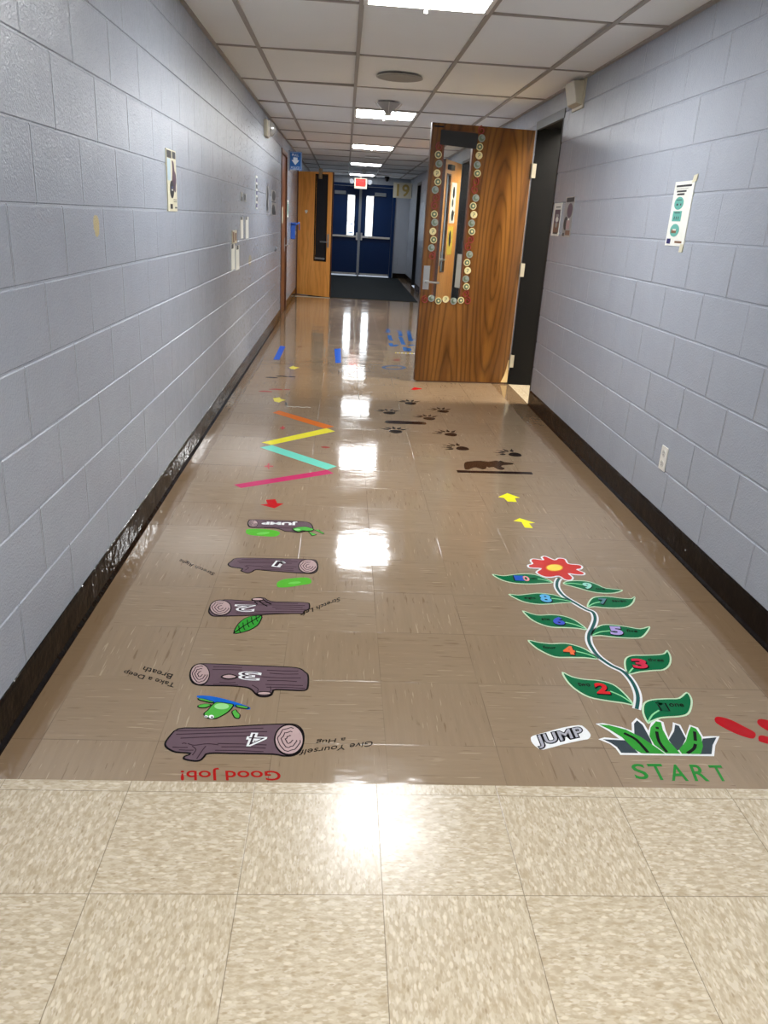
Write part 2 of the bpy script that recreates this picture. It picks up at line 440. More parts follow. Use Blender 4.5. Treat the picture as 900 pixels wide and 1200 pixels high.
DOORS_R = [(6.09, 6.93), (10.33, 11.22), (17.15, 18.05)]
DOORS_L = [(10.86, 11.86)]
DH = 2.13
def profile(z0, z1):
    pts = [(z0, 0.)]
    k = 0
    while .1016+k*.2032 < z1+.01:
        zj = .1016+k*.2032
        for dz, dp in ((-.006, 0), (-.003, .003), (.003, .0035), (.006, 0)):
            if z0+.001 < zj+dz < z1-.001: pts.append((zj+dz, dp))
        k += 1
    pts.append((z1, 0.)); return pts
def wall_seg(mb, sgn, x, y0, y1, z0, z1, th):
    """sgn -1: wall lies on -x side"""
    pr = profile(z0, z1)
    face = [(x+sgn*dp, z) for z, dp in pr]
    poly = face+[(x+sgn*th, z1), (x+sgn*th, z0)]
    n = len(poly)
    vs = [(a, y0, b) for a, b in poly]+[(a, y1, b) for a, b in poly]
    mb.add(vs, [tuple(range(n)), tuple(range(n, 2*n))[::-1]]+[(i, (i+1) % n, n+(i+1) % n, n+i) for i in range(n)])
def wall(sgn, x, doors, th):
    mb = MB(); y = Y0
    for a, b in doors+[(Y1, None)]:
        wall_seg(mb, sgn, x, y, a, 0, 2.42, th)
        if b is None: break
        wall_seg(mb, sgn, x, a, b, DH, 2.42, th)
        y = b
    return mb
struct('wall_left', wall(-1, XL, DOORS_L, .2), MW_L)
struct('wall_right', wall(1, XR, DOORS_R, .2), MW_R)
# end wall with an opening for the double doors
DX0, DX1, DZ = -.50, 1.20, 2.13
mb = MB(); mb.box(XL-.2, DX0, Y1, Y1+.2, 0, 2.42); mb.box(DX1, XR+.2, Y1, Y1+.2, 0, 2.42); mb.box(DX0, DX1, Y1, Y1+.2, DZ, 2.42)
struct('wall_end', mb, MW_R)
mb = MB(); mb.box(XL-.2, XR+.2, Y0-.2, Y0, 0, 2.42); struct('wall_back', mb, MW_R)
# classroom shell
mb = MB()
mb.box(XR+.2, 5.3, 9.0, 9.2, 0, 2.5); mb.box(XR+.2, 5.3, 4.4, 4.6, 0, 2.5)
mb.box(5.3, 5.5, 4.4, 5.75, 0, 2.5); mb.box(5.3, 5.5, 6.95, 9.2, 0, 2.5); mb.box(5.3, 5.5, 5.75, 6.95, 0, .8); mb.box(5.3, 5.5, 5.75, 6.95, 2.2, 2.5)
struct('wall_classroom', mb, plain('classroom_wall_paint', lin(200, 196, 184), .6))
mb = MB(); mb.box(XR+.2, 5.5, 4.4, 9.2, 2.5, 2.6); struct('ceiling_classroom', mb, MCEIL)
mb = MB(); mb.box(5.36, 5.38, 5.75, 6.95, .8, 2.2); w = struct('window_1', mb, glow('classroom_daylight', (1., .9, .75), 3.))
mb = MB(); mb.box(5.3, 5.4, 5.75, 5.79, .8, 2.2); mb.box(5.3, 5.4, 6.91, 6.95, .8, 2.2); mb.box(5.3, 5.4, 5.75, 6.95, .8, .84); mb.box(5.3, 5.4, 5.75, 6.95, 2.16, 2.2); mb.box(5.32, 5.36, 6.335, 6.365, .8, 2.2)
ORG[w.name] = Vector(w.location)
obj('window_frame', mb, MWHITE, w)
t = thing('ceiling_light', 'narrow lit panel on the ceiling of the classroom behind the dark doorway', 'ceiling light', (2.6, 6.17, 2.47))
mb = MB(); mb.box(1.98, 3.22, 6.0, 6.34, 2.475, 2.5); obj('frame', mb, MWHITE, t)
mb = MB(); mb.box(2.0, 3.2, 6.02, 6.32, 2.468, 2.475); obj('diffuser', mb, glow('classroom_lens', (1., .93, .8), 42.), t)

# ceiling: tiles in a tee grid
GX = [-.569+.6096*i for i in range(-1, 5)]; GY = [4.238+1.2192*i for i in range(-7, 14)]
GX = [XL-.15]+[g for g in GX if XL < g < XR]+[XR+.15]; GY = [Y0]+[g for g in GY if Y0+.1 < g < Y1-.05]+[Y1]
LIGHTS = [(-3.08, 0), (.0-.02, 0), (3.628, 0), (7.93, 0), (11.56, 0), (15.21, 0), (18.87, 0)]
lx0, lx1 = .0403, .6499
mb = MB()
for i in range(len(GX)-1):
    for j in range(len(GY)-1):
        x0, x1, y0, y1 = GX[i]+.004, GX[i+1]-.004, GY[j]+.004, GY[j+1]-.004
        spans = [(y0, y1)]
        if i == 2:
            for ly, _ in LIGHTS:
                new = []
                for a, b in spans:
                    if ly+.61 <= a or ly >= b: new.append((a, b))
                    else:
                        if ly-a > .03: new.append((a, ly-.003))
                        if b-(ly+.61) > .03: new.append((ly+.613, b))
                spans = new
        for a, b in spans:
            zt = [ZC+.004+random.uniform(0, .006) for _ in range(4)]
            if random.random() < .25: zt[random.randrange(4)] += .008
            v = [(x0,a,zt[0]),(x1,a,zt[1]),(x1,b,zt[2]),(x0,b,zt[3])]
            v += [(x, y, z+.016) for x, y, z in v]
            mb.add(v, [(0,3,2,1),(4,5,6,7),(0,1,5,4),(1,2,6,5),(2,3,7,6),(3,0,4,7)])
ceil = struct('ceiling', mb, MCEIL)
ORG[ceil.name] = Vector(ceil.location)
mb = MB()
for g in GX[1:-1]: mb.box(g-.012, g+.012, Y0, Y1, ZC-.002, ZC+.03)
for g in GY[1:-1]: mb.box(XL, XR, g-.009, g+.009, ZC-.001, ZC+.03)
mb.box(XL, XL+.02, Y0, Y1, ZC-.003, ZC+.01); mb.box(XR-.02, XR, Y0, Y1, ZC-.003, ZC+.01)
obj('ceiling_grid', mb, MTEE, ceil)
mb = MB(); mb.box(XL-.2, XR+.2, Y0-.2, Y1+.2, 2.43, 2.5); obj('deck_above', mb, MBLK, ceil)

# light fixtures: lens recessed in a white frame
lab = ['square troffer light behind the viewer, farthest back', 'square troffer light directly above the beige tile floor',
       'large square troffer light cut by the top edge of the photo', 'square troffer light just beyond the wire-guarded detector',
       'third lit ceiling panel counting away from the viewer, past the wire-guarded detector panel', 'lit ceiling panel between the small ceiling disc and the white stub detector', 'farthest lit ceiling panel, right above the exit sign']
for (ly, _), L_ in zip(LIGHTS, lab):
    t = thing('ceiling_light', L_, 'ceiling light', ((lx0+lx1)/2, ly+.305, ZC-.003), 'ceiling lights of the corridor')
    a, b, c, d = lx0+.008, lx1-.008, ly, ly+.61
    mb = MB()
    for q in ((a, a+.022, c, d), (b-.022, b, c, d), (a+.022, b-.022, c, c+.022), (a+.022, b-.022, d-.022, d)): mb.box(q[0], q[1], q[2], q[3], ZC-.004, ZC+.05)
    obj('frame', mb, MWHITE, t)
    mb = MB(); 
    q0 = [(a+.02, c+.02), (b-.02, c+.02), (b-.02, d-.02), (a+.02, d-.02)]; q1 = [(a+.045, c+.045), (b-.045, c+.045), (b-.045, d-.045), (a+.045, d-.045)]
    mb.add([(x, y, ZC) for x, y in q0]+[(x, y, ZC-.007) for x, y in q1], [(0, 1, 5, 4), (1, 2, 6, 5), (2, 3, 7, 6), (3, 0, 4, 7), (4, 5, 6, 7), (0, 3, 2, 1)]); obj('diffuser', mb, MPANEL if ly < 13 else MPANEL_DIM, t)
    mb = MB(); mb.box((a+b)/2-.008, (a+b)/2+.008, d-.012, d+.004, ZC-.02, ZC-.003); obj('latch', mb, MWHITE, t)

# baseboards with a rounded toe
def base(sgn, x, spans, name):
    mb = MB()
    pr = [(0, 0), (.016, 0), (.014, .006), (.007, .016), (.0055, .105), (.003, .118), (0, .12)]
    for a, b in spans:
        n = len(pr); k = max(1, int((b-a)/.35))
        for s in range(k):
            ya, yb = a+(b-a)*s/k, a+(b-a)*(s+1)/k
            vs = [(x-sgn*p, ya, z) for p, z in pr]+[(x-sgn*p, yb, z) for p, z in pr]
            mb.add(vs, [tuple(range(n)), tuple(range(n, 2*n))]+[(i, (i+1) % n, n+(i+1) % n, n+i) for i in range(n)])
    return struct(name, mb, MBASE)
base(-1, XL, [(Y0, 10.80), (11.92, Y1)], 'baseboard_left')
base(1, XR, [(Y0, 6.07), (6.95, 10.3), (11.25, 17.1), (18.1, Y1)], 'baseboard_right')
mb = MB(); mb.box(XL, DX0-.02, Y1-.008, Y1, 0, .12); mb.box(DX1+.02, XR, Y1-.008, Y1, 0, .12); struct('baseboard_end', mb, MBASE)

# frames -------------------------------------------------------------
def jamb(name, x, sgn, y0, y1, depth, mat, face=.05, proud=.004):
    mb = MB()
    xa, xb = x-sgn*proud, x+sgn*depth
    mb.box(xa, xb, y0, y0+face, 0, DH); mb.box(xa, xb, y1-face, y1, 0, DH); mb.box(xa, xb, y0+face, y1-face, DH-face, DH)
    return struct(name, mb, mat)
jamb('trim_2', XR, 1, 6.09, 6.93, .26, MBLK, .02, .002)
mb = MB(); mb.box(XR-.006, XR+.02, 6.075, 6.945, DH-.035, DH+.03); struct('trim_9', mb, plain('frame_header_grey', lin(52, 54, 56), .4), bevel=.003)
jamb('trim_3', XR, 1, 10.33, 11.22, .2, MBLK, .03)
jamb('trim_4', XR, 1, 17.15, 18.05, .2, MBLK, .05)
jamb('trim_5', XL, -1, 10.86, 11.86, .15, MBRN, .05, .012)

# dark door in the far right doorway, and room blockers behind other openings
def flat_door(name, x0, x1, y0, y1, mat):
    mb = MB(); mb.box(x0, x1, y0, y1, .008, DH-.055); return struct(name, mb, mat, bevel=.002)
d = flat_door('door_4', XR+.1, XR+.145, 17.205, 17.995, MBLK)
ORG[d.name] = Vector(d.location)
mb = MB(); mb.tube((XR+.1, 17.3, .95), (XR+.05, 17.3, .95), .012); mb.tube((XR+.05, 17.3, .95), (XR+.05, 17.41, .95), .009); obj('door_handle', mb, MSTEEL, d, smooth=True)
mb = MB(); mb.box(XR+.2, XR+1.2, 10.2, 10.25, 0, 2.4); mb.box(XR+.2, XR+1.2, 11.3, 11.35, 0, 2.4); mb.box(XR+1.2, XR+1.25, 10.2, 11.35, 0, 2.4); mb.box(XR+.2, XR+1.2, 10.25, 11.3, 2.35, 2.4)
mb.box(XR+.2, XR+1.2, 10.25, 11.3, -.05, 0)
struct('wall_side_room', mb, plain('side_room_paint', lin(150, 148, 140), .6))
t = thing('ceiling_light', 'lit panel in the side room behind the second, ajar classroom door', 'ceiling light', (2.2, 10.7, 2.33))
mb = MB(); mb.box(1.88, 2.52, 10.35, 11.05, 2.335, 2.35); obj('frame', mb, MWHITE, t)
mb = MB(); mb.box(1.9, 2.5, 10.37, 11.03, 2.328, 2.335); obj('diffuser', mb, glow('side_room_lens', (1., .93, .8), 12.), t)

# left door, flush brown leaf with lever
d = MB().box(XL-.055, XL-.012, 10.915, 11.805, .008, DH-.056); d = struct('door_3', d, MDOOR3, bevel=.002); ORG[d.name] = Vector(d.location)
mb = MB(); mb.box(XL-.012, XL-.006, 11.69, 11.75, .84, 1.02); obj('lock_plate', mb, MSTEEL, d)
mb = MB(); mb.tube((XL-.01, 11.72, .92), (XL+.05, 11.72, .92), .011); mb.tube((XL+.05, 11.73, .92), (XL+.05, 11.61, .92), .009); obj('door_handle', mb, MSTEEL, d, smooth=True)

# ================================================================== END DOORS
mb = MB(); fy = Y1-.03
mb.box(DX0, DX0+.07, fy, Y1+.15, 0, DZ); mb.box(DX1-.07, DX1, fy, Y1+.15, 0, DZ); mb.box(DX0+.07, DX1-.07, fy, Y1+.15, DZ-.06, DZ)
struct('trim_6', mb, MNAVY)
mb = MB(); mb.box(.325, .375, Y1-.02, Y1+.1, 0, DZ-.06); struct('trim_7', mb, MSTEELP)
for nm, a, b, wx0, wx1, hx in (('door_1', DX0+.073, .322, .05, .21, 1), ('door_2', .378, DX1-.073, .50, .66, -1)):
    wz0, wz1 = .96, 1.86; y0, y1 = Y1+.03, Y1+.075
    mb = MB(); mb.box(a, wx0, y0, y1, .03, DZ-.065); mb.box(wx1, b, y0, y1, .03, DZ-.065); mb.box(wx0, wx1, y0, y1, .03, wz0); mb.box(wx0, wx1, y0, y1, wz1, DZ-.065)
    d = struct(nm, mb, MNAVY); ORG[d.name] = Vector(d.location)
    mb = MB(); f = .016
    mb.box(wx0-f, wx0+.004, y0-.008, y1, wz0-f, wz1+f); mb.box(wx1-.004, wx1+f, y0-.008, y1, wz0-f, wz1+f); mb.box(wx0, wx1, y0-.008, y1, wz0-f, wz0+.004); mb.box(wx0, wx1, y0-.008, y1, wz1-.004, wz1+f)
    fo = obj('window_frame', mb, MWHITE, d)
    mb = MB(); mb.box(wx0, wx1, y0+.02, y0+.026, wz0, wz1); obj('pane', mb, MDAY, fo)
    mb = MB(); mb.box(a+.02, b-.02, y0-.045, y0-.01, .905, .95)
    e = b-.03 if hx > 0 else a+.03
    bar = obj('panic_bar', mb, MSTEEL, d, bevel=.004)
    mb = MB(); mb.box(e-.02, e+.02, y0-.05, y0, .85, 1.02); obj('latch_case', mb, MSTEEL, bar, bevel=.006)
    mb = MB(); mb.box(a+.02, b-.02, y0-.006, y0, .03, .075); obj('door_sweep', mb, MSTEEL, d)
    c0 = b-.2 if hx < 0 else a+.06
    mb = MB(); c0 = .69 if nm == 'door_2' else -.28
    mb.box(c0, c0+.27, y0-.05, y0, 1.87, 1.95); obj('door_closer', mb, MSTEELP, d, bevel=.006)
# blue paper taped inside the left pane
mb = MB()
for q in ((.07, .19, 1.00, 1.03), (.09, .11, 1.06, 1.19), (.14, .16, 1.06, 1.19), (.07, .19, 1.20, 1.23)): mb.prism([(q[0], q[2]), (q[1], q[2]), (q[1], q[3]), (q[0], q[3])], 0, .001, lambda u, v, w: (u, Y1+.049-w, v))
tag(obj('taped_notice', mb, plain('blue_ink', lin(40, 90, 150), .5)), 'blue lettered notice low in the left glass strip of the navy double doors', 'notice')

# floor mat
mb = MB(); mb.box(-.62, 1.345, 14.13, 19.9, 0, .008)
k = N('charcoal_mat'); g = k.xyz(); v = k.vec(g[0], g[1], g[2]); n = k.noise(v, 260., 2.)
MMAT = k.bsdf(k.mix(n, lin(20, 25, 28), lin(36, 42, 45)), .9, normal=k.bump(n, .6, .004), spec=.2)
tag(obj('floor_mat', mb, MMAT), 'long charcoal entrance mat in front of the navy double doors', 'mat')

# exit sign with lamp heads, hanging from the ceiling
t = thing('exit_sign', 'lit red exit sign with twin lamp heads above the navy double doors', 'exit sign', (.33, 19.6, 2.0))
mb = MB(); mb.box(.18, .48, 19.59, 19.65, 2.0, 2.235); obj('housing', mb, MCREAM, t, bevel=.008)
mb = MB(); mb.box(.31, .35, 19.60, 19.64, 2.235, ZC); obj('canopy', mb, MCREAM, t)
mb = MB(); mb.box(.215, .445, 19.583, 19.59, 2.055, 2.215); fc = obj('face', mb, glow('exit_red', (1., .06, .05), .75), t)
frx = lambda u, v, w: (u, 19.583-w, v)
mb = text_mb('EXIT', (.235, 2.085), (.425, 2.085), (.235, 2.185), 0, .002, frx, .02); obj('lettering', mb, plain('exit_letters', lin(150, 20, 20), .4), fc)
for sx in (-1, 1):
    cx = .33+sx*.215
    mb = MB(); mb.tube((.33+sx*.15, 19.61, 2.12), (cx, 19.61, 2.14), .014)
    mb.lathe([(.03, .05), (.055, .01), (.06, -.03), (.05, -.045)], (cx, 19.6, 2.15), 'y', 16)
    obj('lamp_head', mb, MSTEELP, t, smooth=True)

# room number sign, projecting from the right wall
t = thing('room_sign', 'cream hanging sign with gold number 19 beside the navy doors', 'sign', (1.33, 19.5, 1.86))
mb = MB(); mb.box(1.10, 1.535, 19.5, 19.52, 1.85, 2.185); obj('panel', mb, plain('sign_cream', lin(205, 198, 178), .5), t, bevel=.004)
fr19 = lambda u, v, w: (u, 19.5-w, v)
obj('number', text_mb('19', (1.19, 1.89), (1.47, 1.89), (1.19, 2.145), 0, .004, fr19, .02), plain('gold_letter', lin(176, 150, 84), .4), t)
mb = MB(); mb.box(1.53, XR, 19.49, 19.53, 1.88, 2.15); obj('bracket', mb, MSTEELP, t)
# dome camera
mb = MB(); mb.lathe([(.055, .012), (.06, -.02), (.05, -.045), (.045, -.05), (.04, -.08), (.02, -.1), (.004, -.104)], (.93, 19.3, ZC))
tag(obj('dome_camera', mb, MBLK, smooth=True), 'small black dome camera on the ceiling left of the number sign', 'camera')

# police pull sign + blue pull station
t = thing('projecting_sign', 'blue and white sign reading PULL and POLICE, sticking out high on the left wall', 'sign', (XL+.1, 12.2, 1.92))
mb = MB(); mb.box(XL+.005, XL+.19, 12.2, 12.21, 1.945, 2.185); obj('panel', mb, plain('sign_blue', lin(30, 92, 160), .4), t, bevel=.002)
frp = lambda u, v, w: (u, 12.2-w, v)
MSW = plain('sign_white', lin(210, 222, 235), .45)
x0 = XL+.005
obj('lettering', text_mb('PULL', (x0+.045, 2.125), (x0+.14, 2.125), (x0+.045, 2.16), 0, .002, frp), MSW, t)
obj('lettering', text_mb('POLICE', (x0+.03, 1.96), (x0+.155, 1.96), (x0+.03, 1.99), 0, .002, frp), MSW, t)
mb = MB(); cx = x0+.0925
mb.prism([(cx-.03, 2.11), (cx+.03, 2.11), (cx+.03, 2.075), (cx+.055, 2.075), (cx, 2.01), (cx-.055, 2.075), (cx-.03, 2.075)], 0, .002, frp); obj('arrow', mb, MSW, t)
mb = MB(); mb.ribbon([(x0+.008, 1.953), (x0+.177, 1.953), (x0+.177, 2.177), (x0+.008, 2.177), (x0+.008, 1.953)], .005, 0, .0015, frp); obj('border', mb, MSW, t)
mb = MB(); mb.box(XL, XL+.02, 12.19, 12.22, 1.93, 2.2); obj('bracket', mb, MSTEELP, t)
t = thing('pull_station', 'blue call box on the left wall beneath the PULL POLICE sign', 'call box', (XL+.04, 12.9, .95))
MBB = plain('pull_blue', lin(40, 84, 170), .4)
mb = MB(); mb.box(XL, XL+.07, 12.83, 12.97, .98, 1.2); obj('box', mb, MBB, t, bevel=.012)
mb = MB(); mb.box(XL, XL+.09, 12.81, 12.99, 1.2, 1.225); obj('hood', mb, MBB, t, bevel=.005)
mb = MB(); mb.tube((XL+.06, 12.84, 1.18), (XL+.13, 12.9, 1.23), .012); mb.tube((XL+.13, 12.9, 1.23), (XL+.13, 12.93, 1.12), .008); obj('handle', mb, MBB, t, smooth=True)
mb = MB(); mb.box(XL+.07, XL+.072, 12.86, 12.94, 1.05, 1.1); obj('nameplate', mb, MSW, t)

# emergency light high on left wall
t = thing('emergency_light', 'round white lamp unit high on the left wall near the ceiling', 'emergency light', (XL+.05, 8.7, 2.08))
mb = MB(); mb.box(XL-.005, XL+.035, 8.6, 8.86, 2.06, 2.215); obj('base', mb, MCREAM, t, bevel=.008)
mb = MB(); mb.lathe([(.065, 0), (.07, .02), (.062, .04), (.045, .06), (.02, .072), (.004, .075)], (XL+.035, 8.73, 2.14), 'x'); obj('lamp', mb, plain('lamp_chrome', lin(210, 210, 205), .15, .6), t, smooth=True)
mb = MB(); mb.lathe([(.076, 0), (.076, .012), (.07, .016)], (XL+.035, 8.73, 2.14), 'x'); obj('bezel', mb, MWHITE, t, smooth=True)

# beige horn box on the right wall
t = thing('wall_speaker', 'cream boxy wall horn above and left of the taped flyers on the right wall', 'speaker', (XR-.05, 5.75, 2.12))
mb = MB(); mb.add([(XR, 5.64, 2.12), (XR, 5.86, 2.12), (XR-.05, 5.86, 2.135), (XR-.05, 5.64, 2.135), (XR, 5.64, 2.27), (XR, 5.86, 2.27), (XR-.085, 5.86, 2.265), (XR-.085, 5.64, 2.265)],
                  [(0,3,2,1),(4,5,6,7),(0,1,5,4),(1,2,6,5),(2,3,7,6),(3,0,4,7)])
obj('case', mb, MCREAM, t, bevel=.006)
mb = MB(); mb.box(XR-.01, XR, 5.62, 5.88, 2.105, 2.28); obj('back_plate', mb, MCREAM, t, bevel=.002)

# outlet
oy = 3.41; t = thing('wall_outlet', 'white double power outlet low on the right wall', 'outlet', (XR, oy, .3))
mb = MB(); mb.box(XR-.006, XR, oy-.035, oy+.035, .303, .417); pl_ = obj('cover_plate', mb, MWHITE, t, bevel=.002)
for dz in (.335, .385):
    mb = MB(); mb.prism(ell(oy, dz, .017, .0165, 0, 20), .006, .008, fr_right); so = obj('socket', mb, plain('outlet_face', lin(205, 203, 196), .4), pl_)
    mb = MB()
    for q in (-.006, .006): mb.prism([(oy+q-.001, dz), (oy+q+.001, dz), (oy+q+.001, dz+.009), (oy+q-.001, dz+.009)], .008, .0085, fr_right)
    mb.prism(ell(oy, dz-.007, .0025, .0025, 0, 10), .008, .0085, fr_right); obj('slots', mb, MBLK, pl_)

# ceiling devices
t = thing('ceiling_speaker', 'flat round grey grille flush in the ceiling before the wire-guarded detector', 'speaker', (.345, 6.12, ZC-.01))
mb = MB(); mb.lathe([(.165, ZC-.006), (.165, ZC-.002), (.158, ZC+.004)], (.345, 6.12, 0)); obj('ring', mb, plain('grille_ring', lin(160, 156, 150), .5), t, smooth=True)
mb = MB(); mb.lathe([(.152, ZC-.009), (.156, ZC-.006)], (.345, 6.12, 0)); obj('grille', mb, plain('grille_grey', lin(150, 146, 138), .6), t)
t = thing('wire_guarded_detector', 'grey cone detector in a white wire guard under the ceiling', 'detector', (.335, 7.4, ZC-.1))
mb = MB(); mb.lathe([(.1, ZC-.004), (.085, ZC-.02), (.035, ZC-.07), (.03, ZC-.085)], (.335, 7.4, 0)); obj('cone', mb, plain('detector_grey', lin(176, 172, 166), .5), t, smooth=True)
for a in (0, 90, 180, 270):
    c, s_ = math.cos(a*PI/180), math.sin(a*PI/180); mb = MB()
    pp = [(.335+c*r, 7.4+s_*r, ZC-h) for r, h in ((.115, .004), (.1, .025), (.06, .06), (.045, .095))]
    for i in range(3): mb.tube(pp[i], pp[i+1], .003, 6)
    obj('guard_wire', mb, MWHITE, t)
mb = MB(); mb.lathe([(.045, ZC-.098), (.045, ZC-.092)], (.335, 7.4, 0), 'z', 20); obj('guard_ring', mb, MWHITE, t)
mb = MB(); mb.lathe([(.13, ZC-.006), (.12, ZC+.004)], (.41, 13.6, 0)); tag(obj('ceiling_disc', mb, MWHITE, smooth=True), 'small pale round cover on the far ceiling between two lit panels', 'ceiling cover')
mb = MB(); mb.lathe([(.06, ZC), (.06, ZC-.02), (.05, ZC-.04), (.035, ZC-.07), (.03, ZC-.075)], (.36, 17.2, 0)); tag(obj('smoke_detector', mb, MWHITE, smooth=True), 'white stub detector hanging between the two farthest ceiling lights', 'detector')

# ================================================================== DOOR LEAVES
def door_leaf(name, label, hinge, close, W, mats, win, top=2.093, thick=.045):
    """local x: closing edge (0) to hinge (W); local y 0 = face towards viewer, back +thick"""
    hx, hy = hinge; cx, cy = close
    ang = math.atan2(hy-cy, hx-cx)
    t = thing(name, label, 'door', (hx-W*math.cos(ang), hy-W*math.sin(ang), 0), None, False, ang)
    u0, u1, z0, z1 = win
    e = .003
    mb = MB(); mb.box(e, u0, 0, thick, .012, top); mb.box(u1, W-e, 0, thick, .012, top); mb.box(u0, u1, 0, thick, .012, z0); mb.box(u0, u1, 0, thick, z1, top)
    obj('door_panel', mb, mats[0], t)
    mb = MB(); mb.box(0, e, .001, thick-.001, .012, top); obj('edge_strip', mb, mats[2], t)
    mb = MB(); mb.box(W-e, W, .001, thick-.001, .012, top); obj('edge_strip', mb, mats[1], t)
    return t
DW = .868
FRD = []
t = door_leaf('classroom_door', 'open brown veneer door with rosette garlands around its narrow window, on the right', (1.531, 6.921), (.667, 6.834), DW, (MDOOR, MEDGE, MEDGED), (.112, .352, .715, 2.03))
DOOR1 = t
mb = MB(); f = .014
mb.box(.112-f, .114, -.0008, .051, .715-f, 2.03+f); mb.box(.350, .352+f, -.0008, .051, .715-f, 2.03+f); mb.box(.114, .350, -.0008, .051, .715-f, .717); mb.box(.114, .350, -.0008, .051, 2.028, 2.03+f)
wf = obj('window_frame', mb, plain('stop_wood', lin(104, 58, 28), .4), t)
mb = MB(); mb.box(.114, .350, .02, .026, .717, 2.028); obj('pane', mb, MGLASS, wf)
mb = MB(); mb.box(.016, .07, -.004, 0, .80, .995); lp = obj('lock_plate', mb, MSTEEL, t, bevel=.0015)
mb = MB(); mb.lathe([(.014, 0), (.014, -.035), (.011, -.045)], (.045, -.004, .865), 'y', 16); mb.tube((.045, -.045, .865), (.15, -.045, .862), .009)
obj('lever', mb, MSTEEL, t, smooth=True)
for z in (.21, 1.0, 1.79):
    mb = MB(); mb.box(DW, DW+.034, -.02, -.014, z-.055, z+.055); mb.tube((DW+.004, -.006, z-.058), (DW+.004, -.006, z+.058), .009, 10)
    for q in (-.035, 0, .035): mb.tube((DW+.022, -.022, z+q), (DW+.022, -.02, z+q), .004, 8)
    obj('hinge', mb, plain('hinge_nickel', lin(178, 172, 156), .35, .3), t)
mb = MB(); mb.box(.02, .1, -.001, 0, 2.06, 2.072); obj('label_strip', mb, MBLK, t)
mb = MB(); mb.box(.02, .85, .001, .044, .004, .012); obj('door_bottom', mb, MEDGED, t)

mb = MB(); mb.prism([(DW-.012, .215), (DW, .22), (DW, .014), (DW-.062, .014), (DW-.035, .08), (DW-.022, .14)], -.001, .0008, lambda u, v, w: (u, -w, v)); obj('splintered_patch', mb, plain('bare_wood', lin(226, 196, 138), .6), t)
# helper that places world things in the door frame
cd_, sd_ = math.cos(t.rotation_euler.z), math.sin(t.rotation_euler.z); DO = Vector(t.location)
def fr_door(u, v, w): return (DO.x+cd_*u+sd_*w, DO.y+sd_*u-cd_*w, v)
def dloc(px, py):
    d = ray(px, py); n = Vector((-sd_, cd_, 0)); k = (DO-CAM).dot(n)/d.dot(n); q = CAM+d*k
    return ((q-DO).dot(Vector((cd_, sd_, 0))), q.z)
def dc(x, y): return dloc(480+x/5.45, 140+y/5.45)
# black and grey papers on it
mb = MB(); a = dc(200, 65); b = dc(438, 92); c = dc(425, 190); d = dc(192, 160); mb.prism([a, b, c, d], .0065, .0085, fr_door)
tag(obj('black_paper', mb, MBLACKP), 'black paper taped over the top of the garlanded door window', 'paper')
mb = MB(); mb.prism([dc(305, 858), dc(334, 862), dc(318, 1078), dc(285, 1070)], .0065, .0085, fr_door)
tag(obj('grey_paper_strip', mb, MGREYP), 'narrow grey strip taped low on the garlanded door window', 'paper')

# garlands
MRED = plain('garland_red', lin(140, 34, 28), .4); MCRM = plain('rosette_cream', lin(224, 212, 160), .4)
MGRN = plain('rosette_green', lin(96, 112, 88), .35); MSIL = plain('rosette_silver', lin(176, 186, 176), .2, .4)
L_, R_, G_, S_ = [('w', 190, 175), ('r', 183, 225), ('s', 187, 283), ('c', 175, 343), ('r', 180, 398), ('s', 163, 450), ('w', 168, 500), ('w', 160, 550), ('r', 157, 605), ('s', 160, 658), ('c', 148, 715), ('r', 153, 768), ('s', 138, 820), ('w', 142, 870)], \
    [('w', 460, 70), ('s', 460, 120), ('r', 447, 175), ('c', 443, 230), ('s', 431, 290), ('r', 432, 345), ('w', 420, 398), ('w', 417, 450), ('s', 422, 502), ('r', 405, 553), ('c', 410, 608), ('s', 395, 663), ('r', 397, 716), ('w', 388, 767), ('w', 375, 815), ('s', 382, 862), ('r', 366, 914), ('c', 370, 965), ('s', 358, 1018), ('r', 362, 1068), ('w', 355, 1112)], \
    [('w', 100, 1150), ('s', 138, 1142), ('r', 183, 1158), ('c', 230, 1148), ('s', 280, 1160), ('r', 327, 1155), ('w', 368, 1158)], 0
